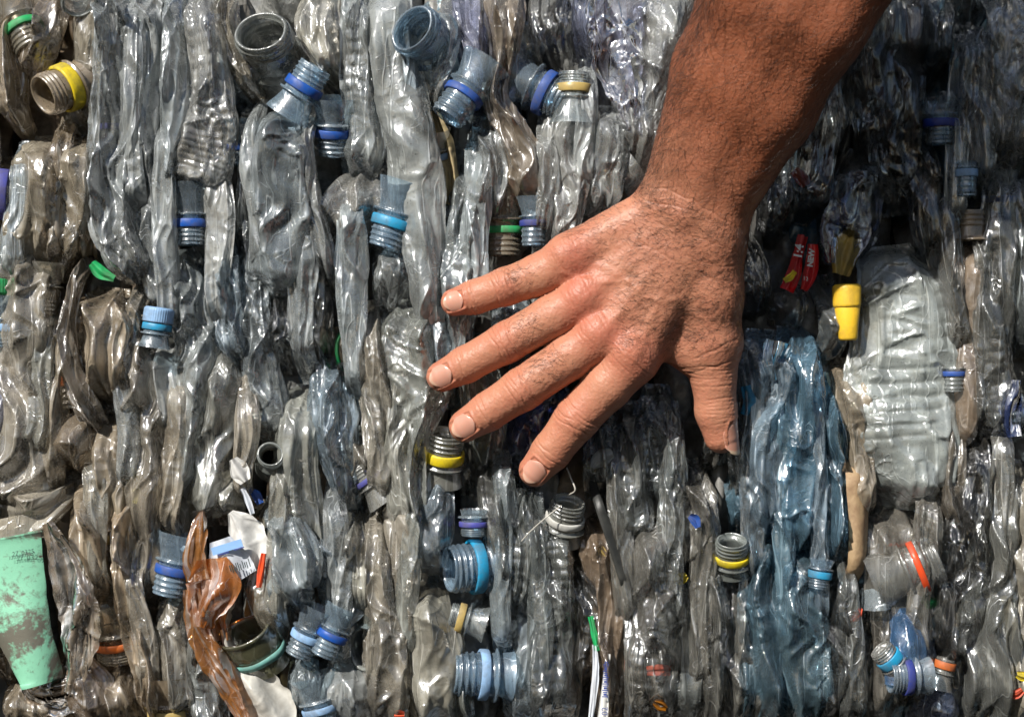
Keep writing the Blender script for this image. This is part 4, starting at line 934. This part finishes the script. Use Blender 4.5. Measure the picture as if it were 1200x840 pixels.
for k in FING:
    f = FING[k]; a, b = J(*f[3][:3]), J(*f[4][:3]); TIPS[k] = (b, RR(f[4][3], f[4][2]), *frame(a, b, (0, 1, .05)))
a, b = J(*THUMB[3][:3]), J(*THUMB[4][:3]); TIPS['thumb'] = (b, RR(THUMB[4][3], THUMB[4][2]), *frame(a, b, (.90, .50, -.15)))
def detail(V):
    """skin relief: creases, tendons, veins, pores; returns displacement mm and redness"""
    n = grad(V); D = np.zeros(len(V)); R = np.zeros(len(V))
    def crease(p, axis, dors, r, lines, amp, wd, span=1.3, bend=.0):
        ax = unit(axis); dn = unit(np.asarray(dors) - ax * (np.asarray(dors) @ ax)); sd = np.cross(ax, dn)
        q = V - p; m = np.linalg.norm(q, axis=1) < r * 2.4; q = q[m]
        s = q @ ax; l = (q @ sd) / r; up = (n[m] @ dn)
        g = 0
        for i, s0 in enumerate(lines):
            w = 1.1 * vn(l * 1.6 + i * 7, s0, p[0], 3) + bend * l * l * (1 if s0 > 0 else -1)
            k = .6 + .4 * vn(l * 2 + i * 3, 0, i, 8)
            g = g + k * np.exp(-((s - s0 - w) / wd) ** 2)
        D[m] -= amp * g * sstep(-.15, .35, up) * (1 - sstep(.75 * span, 1.15 * span, np.abs(l)))
    for i, k in enumerate(FING):
        f = FING[k]; a, b, c, d = [J(*q[:3]) for q in f[1:5]]
        r = RR(f[2][3], 30)
        crease(b, c - a, (0, 1, 0), r, [-5.4, -3.6, -2.0, .2, 1.8, 4.4], .72, .42, bend=1.6)
        crease(c, d - b, (0, 1, 0), RR(f[3][3], 28), [-1.2, 1.1], .58, .40, bend=.5)
        # knuckle wrinkles
        mc = J(*f[0][:3]); crease(mc, a - mc, (0, 1, 0), RR(f[0][3], 40), [-5, -3, -1, 1.2, 3.5, 6, 8.5], .22, .55, bend=.4)
        for q, rr_, am in ((J(*f[0][:3]), 12, .8), (b, 9, .5), (d, 7, .55)): R += am * np.exp(-(np.linalg.norm(V - q - np.array([0, 8, 0]), axis=1) / rr_) ** 2)
        # tendon
        e = J(806, 262, 50); t = np.clip(((V - mc) @ (e - mc)) / ((e - mc) @ (e - mc)), 0, 1); dd = np.linalg.norm((V - mc - t[:, None] * (e - mc))[:, [0, 2]], axis=1)
        D += .55 * np.exp(-(dd / 2.3) ** 2) * sstep(-.1, .12, t) * (1 - sstep(.35, .8, t)) * sstep(.2, .7, n[:, 1])
    th = [J(*q[:3]) for q in THUMB]
    crease(th[3], th[4] - th[2], (.75, .7, 0), 11.5, [-8, -6.2, -4.4, -2.6, -1, .8, 2.6, 4.4], .34, .55, 1.6, bend=.6)
    crease(th[2], th[3] - th[1], (.3, .9, 0), 15, [-7, -5, -3, -1, 1, 3.5], .30, .6, 1.6, bend=.3)
    # wrist folds: polylines in the picture plane
    def fold(pts, amp, wd, h=52):
        P = catmull(np.array([J(x, y, h) for x, y in pts]), 80)[:, [0, 2]]
        m = (V[:, 1] > 34) & (np.abs(V[:, 0] - P[:, 0].mean()) < 60) & (np.abs(V[:, 2] - P[:, 1].mean()) < 60); q = V[m][:, [0, 2]]
        w = .8 * np.stack([vn(q[:, 0] / 5, q[:, 1] / 5, 0, 4), vn(q[:, 0] / 5, q[:, 1] / 5, 2, 5)], -1)
        d = np.full(len(q), 99.)
        for c in P: d = np.minimum(d, np.hypot(*(q + w - c).T))
        D[m] -= amp * np.exp(-(d / wd) ** 2) * sstep(.0, .5, n[m, 1])
    fold([(752,216),(790,228),(836,252),(872,278)], .32, .5, 56); fold([(760,236),(800,245),(850,268)], .3, .6, 56)
    fold([(748,282),(785,305),(830,326),(862,332)], .25, .6); fold([(800,300),(835,312),(866,310)], .25, .6); fold([(770,262),(815,280),(866,296)], .25, .6, 56)
    fold([(812,420),(830,412),(862,398)], .35, .7, 40); fold([(808,436),(835,430),(864,420)], .3, .7, 38)
    for i in range(6): fold([(722 + i * 5, 396 + i * 9 - 4), (742 + i * 2, 404 + i * 8), (756 + i * 1, 420 + i * 6)], .18, .5, 50)
    def vein(pts, amp): fold(pts, -amp, 1.5)
    vein([(700,310),(735,330),(760,350),(800,352)], .28); vein([(660,320),(700,330),(735,330)], .4); vein([(720,372),(752,352),(760,350)], .28); vein([(790,270),(815,310),(800,352),(830,380)], .25)
    # overall skin
    u, v, w_ = V.T
    D += .10 * vn(u / 9, w_ / 9, v / 9, 21) + .10 * vn(u / 2.6, w_ / 2.6, v / 2.6, 22) + .06 * vn(u / 1.2, w_ / 1.2, v / 1.2, 23)
    f1, f2 = vor((u + .5 * w_) / 1.9, (w_ - .4 * u + v * .5) / 2.5, 24); D += .10 * sstep(0, .5, f2 - f1) * sstep(.1, .6, n[:, 1])
    # nail folds
    for k, (c, r, ax, dn, sd) in TIPS.items():
        q = V - c; s, l, up = q @ ax, q @ sd, q @ dn; m = (np.linalg.norm(q, axis=1) < r * 2.2) & (n @ dn > .1)
        hw = r * .66; v0, v1 = -r * .90, r * .62
        dx = np.maximum(np.abs(l) - hw * (1 - .12 * ((s - v0) / (v1 - v0) * 2 - 1) ** 2), 0); dy = np.maximum(v0 - s, 0)
        dist = np.where((dx == 0) & (dy == 0), -np.minimum(hw - np.abs(l), s - v0), np.hypot(dx, dy))
        D[m] += (.45 * np.exp(-((dist - .7) / .8) ** 2) - .5 * sstep(.3, -.6, dist))[m] * (1 - sstep(r * .45, r * .75, s[m]))
        R += .35 * np.exp(-(np.linalg.norm(q, axis=1) / r) ** 2 * .6)
    return D, R, n
def to_m(P): return np.stack([P[:, 0] / 1000, -P[:, 1] / 1000, 1.2 + P[:, 2] / 1000], -1)

def skin_mat():
    k = NT('skin'); tc = k.n("TexCoord").outputs['Object']
    at = k.n("Attribute"); at.attribute_name = 'tone'; sp = k.n("SeparateColor", Color=at.outputs['Color'])
    n1 = k.noise(tc, 60, 4, .6, .3); n2 = k.noise(tc, 600, 3, .6); n3 = k.noise(tc, 1500, 2, .6)
    pale = (.45, .205, .124); red = (.43, .130, .082); tan = (.285, .094, .046)
    c = k.cmix(k.math('MULTIPLY_ADD', k.ramp(n1, .35, .7), .35, sp.outputs[0], clamp=True), pale, red)
    c = k.cmix(sp.outputs[1], c, tan)
    c = k.cmix(k.ramp(n2, .4, .75, 0, .28), c, (.34, .15, .09))
    c = k.cmix(k.ramp(n3, .62, .72, 0, .25), c, (.25, .10, .06))
    vo = k.voro(tc, 900); v2 = k.t.nodes.new("ShaderNodeTexVoronoi"); v2.feature = 'DISTANCE_TO_EDGE'; v2.inputs['Scale'].default_value = 780; k.set(v2.inputs['Vector'], tc)
    h = k.math('MULTIPLY_ADD', k.math('MINIMUM', v2.outputs['Distance'], .18), 2.4, k.math('MULTIPLY', n2, .8)); h = k.math('MULTIPLY_ADD', n3, .3, h)
    b = k.n("Bump", Height=h, Strength=.42, Distance=.0002)
    p = k.n("BsdfPrincipled", BaseColor=c, Roughness=k.ramp(n2, .3, .7, .38, .54), Normal=b)
    p.inputs['Subsurface Weight'].default_value = .12; p.inputs['Subsurface Radius'].default_value = (1, .35, .2); p.inputs['Subsurface Scale'].default_value = .0025
    p.inputs['Specular IOR Level'].default_value = .35
    k.set(k.out.inputs[0], p); return k.m
def arm():
    V, F = surface(); D, R, n = detail(V); P = V + n * D[:, None]
    W = to_m(P)
    o = mesh('person', W, F, skin_mat())
    # a farmer's tan begins at the wrist
    a, b = J(752, 216, 50), J(872, 278, 50); ed = unit((b - a)[[0, 2]]); nr = np.array([-ed[1], ed[0]]); nr = nr if nr[1] > 0 else -nr
    s = (V[:, [0, 2]] - a[[0, 2]]) @ nr + 1.5 * vn(V[:, 0] / 6, V[:, 2] / 6, 0, 9)
    tanv = np.clip(.26 * sstep(-10, 16, s) + .36 * sstep(0, 60, s) + .42 * sstep(-75, -5, s) * sstep(-10, 50, (V[:, [0, 2]] - a[[0, 2]]) @ ed) + .38 * sstep(5, 70, s), 0, 1)
    col = o.data.color_attributes.new('tone', 'FLOAT_COLOR', 'POINT')
    col.data.foreach_set('color', np.stack([np.clip(R, 0, 1), tanv, 0 * R, 0 * R + 1], -1).astype(np.float32).ravel())
    o['_o'] = [float(x) for x in o.location]
    tag(o, 'hairy forearm and spread hand pressed flat against the crushed bottles', 'person')
    # nails
    k = NT('fingernail'); tc = k.n("TexCoord").outputs['UV']; at = k.n("Attribute"); at.attribute_name = 'tone'; sp = k.n("SeparateColor", Color=at.outputs['Color'])
    c = k.cmix(sp.outputs[0], (.52, .26, .19), (.56, .42, .30)); c = k.cmix(sp.outputs[1], c, (.56, .32, .245))
    p = k.n("BsdfPrincipled", BaseColor=c, Roughness=.26); p.inputs['Subsurface Weight'].default_value = .1; p.inputs['Subsurface Scale'].default_value = .001
    k.set(k.out.inputs[0], p)
    for nm, (cc, r, ax, dn, sd) in TIPS.items():
        nu, nv = 25, 28; uu, vv = np.meshgrid(np.linspace(-1, 1, nu), np.linspace(0, 1, nv))
        ln = r * (1.62 if nm != 'thumb' else 2.0); s = -r * .92 + vv * ln * (1 if nm != 'thumb' else 1.08)
        wd = np.minimum(1, np.sqrt(np.clip(1 - (1 - np.clip(vv / .28, 0, 1)) ** 2.4, 0, 1)) * .4 + .6) * (1 - .30 * sstep(.66, 1.0, vv) ** 2)
        th = uu * wd * (.76 if nm != 'thumb' else 1.0)
        s = s - (1 - sstep(0, .35, vv)) * -0 + ( -(uu ** 2) * r * .28 * sstep(.5, 1, vv) + (uu ** 2) * r * .30 * (1 - sstep(0, .5, vv)))
        sc = np.minimum(s, r * .38)
        Pn = cc + ax * sc[..., None] + r * (np.sin(th)[..., None] * sd + np.cos(th)[..., None] * dn)
        Pn = project(Pn.reshape(-1, 3), 3, -.05).reshape(nv, nu, 3)
        Pn = Pn + ax * (s - sc)[..., None] - dn * (.10 * np.maximum(s - r * .38, 0) ** 1.5 / r ** .5)[..., None]
        gn = dn * np.cos(th)[..., None] + sd * np.sin(th)[..., None]
        top = Pn + gn * .35 * (1 - .8 * (1 - sstep(0, .12, vv)))[..., None]; bot = Pn - gn * .45
        G = np.concatenate([top.reshape(-1, 3), bot.reshape(-1, 3)])
        Ft = grid_faces(nv, nu, False); Fb = Ft[:, ::-1] + nu * nv
        rim = [i * nu for i in range(nv)] + [(nv - 1) * nu + j for j in range(1, nu)] + [i * nu + nu - 1 for i in range(nv - 2, -1, -1)] + [j for j in range(nu - 2, 0, -1)]
        Fr = np.array([[rim[i], rim[(i + 1) % len(rim)], rim[(i + 1) % len(rim)] + nu * nv, rim[i] + nu * nv] for i in range(len(rim))])
        m = mesh('fingernail', to_m(G), np.concatenate([Ft, Fb, Fr]), k.m, o)
        fe = sstep(.84, .90, vv + .05 * uu ** 2).ravel() * (1.0 if nm == 'thumb' else .45); lu = ((1 - sstep(.12, .24, vv + .12 * uu ** 2)) * .6).ravel()
        ca = m.data.color_attributes.new('tone', 'FLOAT_COLOR', 'POINT'); z = np.zeros(2 * nu * nv)
        ca.data.foreach_set('color', np.stack([np.tile(fe, 2), np.tile(lu, 2), z, z + 1], -1).astype(np.float32).ravel())
    # hair
    g = np.random.default_rng(5); pz = W; axf = unit(J(936, 10, 100) - J(806, 236, 50)); cross = unit(np.cross(axf, [0, 1, 0]))
    px = 600 + V[:, 0] / (PXM * 1000) * DCAM / (DCAM - V[:, 1] / 1000); py = 420 - V[:, 2] / (PXM * 1000) * DCAM / (DCAM - V[:, 1] / 1000)
    back = n[:, 1]
    dens = sstep(-6, 6, s_ := (V[:, [0, 2]] - a[[0, 2]]) @ nr) * 1.0 * (1 + 3.2 * sstep(-.45, -.8, n[:, 0])) * sstep(-.85, -.2, back)
    lat = (V[:, [0, 2]] - a[[0, 2]]) @ ed
    handh = 1.0 * sstep(-.2, .3, back) * (1 - sstep(0, 5, s_)) * sstep(700, 770, px + .25 * (py - 250)) * (1 - sstep(395, 425, py)) * sstep(-2, 6, 0 * px + lat - (-s_) * .35 + 4)
    def blob(x, y, r, amp): return 1.0 * amp * np.exp(-((px - x) ** 2 + (py - y) ** 2) / r ** 2) * sstep(.1, .5, back)
    fh = blob(690, 262, 26, .5) + blob(725, 275, 30, .4) + blob(608, 326, 14, .8) + blob(622, 384, 17, .9) + blob(638, 432, 19, .9) + blob(655, 425, 16, .5) + blob(700, 300, 26, .25) + blob(735, 345, 26, .2)
    dens = np.clip(np.maximum(dens * .20, handh + fh), 0, 1.2)
    area = 1.0; inpic = (py > -60)
    pr_ = dens * inpic; pr_ = pr_ / pr_.sum(); NH = 7600
    idx = g.choice(len(V), NH, p=pr_); k_ = 7
    base = P[idx]; nn = n[idx]; onarm = s_[idx] > 0
    # flow: towards the outer side and down on the forearm, towards the little finger on the hand
    fl = np.where(onarm[:, None], -axf * .25 + cross * 0 + np.array([-.55, 0, -.62]), np.array([-.5, 0, .1]) + 0 * base)
    ang = g.normal(0, .5, NH) + .45 * vn(base[:, 0] / 45, base[:, 2] / 45, 0, 41); ca_, sa_ = np.cos(ang), np.sin(ang)
    fl = np.stack([fl[:, 0] * ca_ - fl[:, 2] * sa_, fl[:, 1], fl[:, 0] * sa_ + fl[:, 2] * ca_], -1)
    fl = fl - nn * (fl * nn).sum(1)[:, None]; fl /= np.linalg.norm(fl, axis=1)[:, None] + 1e-9
    ln = np.where(onarm, g.uniform(8, 18, NH), g.uniform(4.0, 8.5, NH)); curl = g.normal(0, .6, NH); lift = g.uniform(.12, .45, NH) + .35 * onarm * (nn[:, 0] < -.6)
    t = np.linspace(0, 1, k_); sd_ = np.cross(nn, fl)
    x = t[None] * ln[:, None]; cv = curl[:, None] * t[None]
    hp = base[:, None] + (fl[:, None] * np.cos(cv)[..., None] + sd_[:, None] * np.sin(cv)[..., None]) * x[..., None] + nn[:, None] * (lift[:, None] * x * (1 - .75 * t[None]))[..., None]
    r_ = .060 * (1 - .8 * t)[None, :, None, None] * g.uniform(.6, 1.15, (NH, 1, 1, 1))
    A = sd_[:, None, None]; Bn = nn[:, None, None]; an = np.arange(3) * 2 * np.pi / 3
    HV = hp[:, :, None] + r_ * (A * np.cos(an)[None, None, :, None] + Bn * np.sin(an)[None, None, :, None])
    f0 = grid_faces(k_, 3, True); HF = (f0[None] + (np.arange(NH) * k_ * 3)[:, None, None]).reshape(-1, 4)
    hm = bpy.data.materials.new('hair'); hm.use_nodes = True; b_ = hm.node_tree.nodes['Principled BSDF']
    b_.inputs['Base Color'].default_value = (.022, .014, .010, 1); b_.inputs['Roughness'].default_value = .4
    mesh('arm_hair', to_m(HV.reshape(-1, 3)), HF, hm, o)
arm()
# ------------------------------------------------------------------ labels for the plain bottles
def label_all():
    marks = [t for t in THINGS if t.get('mark')]
    word = dict(clear='clear', haze='whitish clear', gray='gray dusty', dark='smoky shade-darkened', brown='brown dusty', mud='muddy brown', beige='beige dusty', deepblue='deep blue', embossed='whitish', blue='pale blue', teal='deep blue', violet='violet', navy='navy')
    used = {t['label'] for t in THINGS if isinstance(t['label'], str)}
    for t in THINGS:
        if t['label'] is not None: continue
        size = ('long ' if t['len'] > 230 else 'short ' if t['len'] < 110 else '') + ('slim ' if t['w'] < 13 else 'broad ' if t['w'] > 20 else '')
        near = sorted((m for m in marks if m is not t), key=lambda m: math.hypot(m['x'] - t['x'], (m['y'] - t['y']) * .8))
        done = None
        for k in range(5):
            m = near[k]; dx, dy = t['x'] - m['x'], t['y'] - m['y']
            rel = ('right of' if dx > 0 else 'left of') if abs(dx) > abs(dy) else ('below' if dy > 0 else 'above')
            s = f"{size}{word[t['tint']]} crushed bottle {rel} the {m['mark']}"
            if len(s.split()) <= 16 and s not in used: done = s; break
        if done is None:
            m, q = near[0], near[1]
            done = f"{size}{word[t['tint']]} crushed bottle between {m['mark']} and {q['mark']}"
            if done in used: done = f"{size}{word[t['tint']]} crushed bottle close by {near[2]['mark']}"
        used.add(done); t['o']['label'] = done; t['label'] = done
label_all()
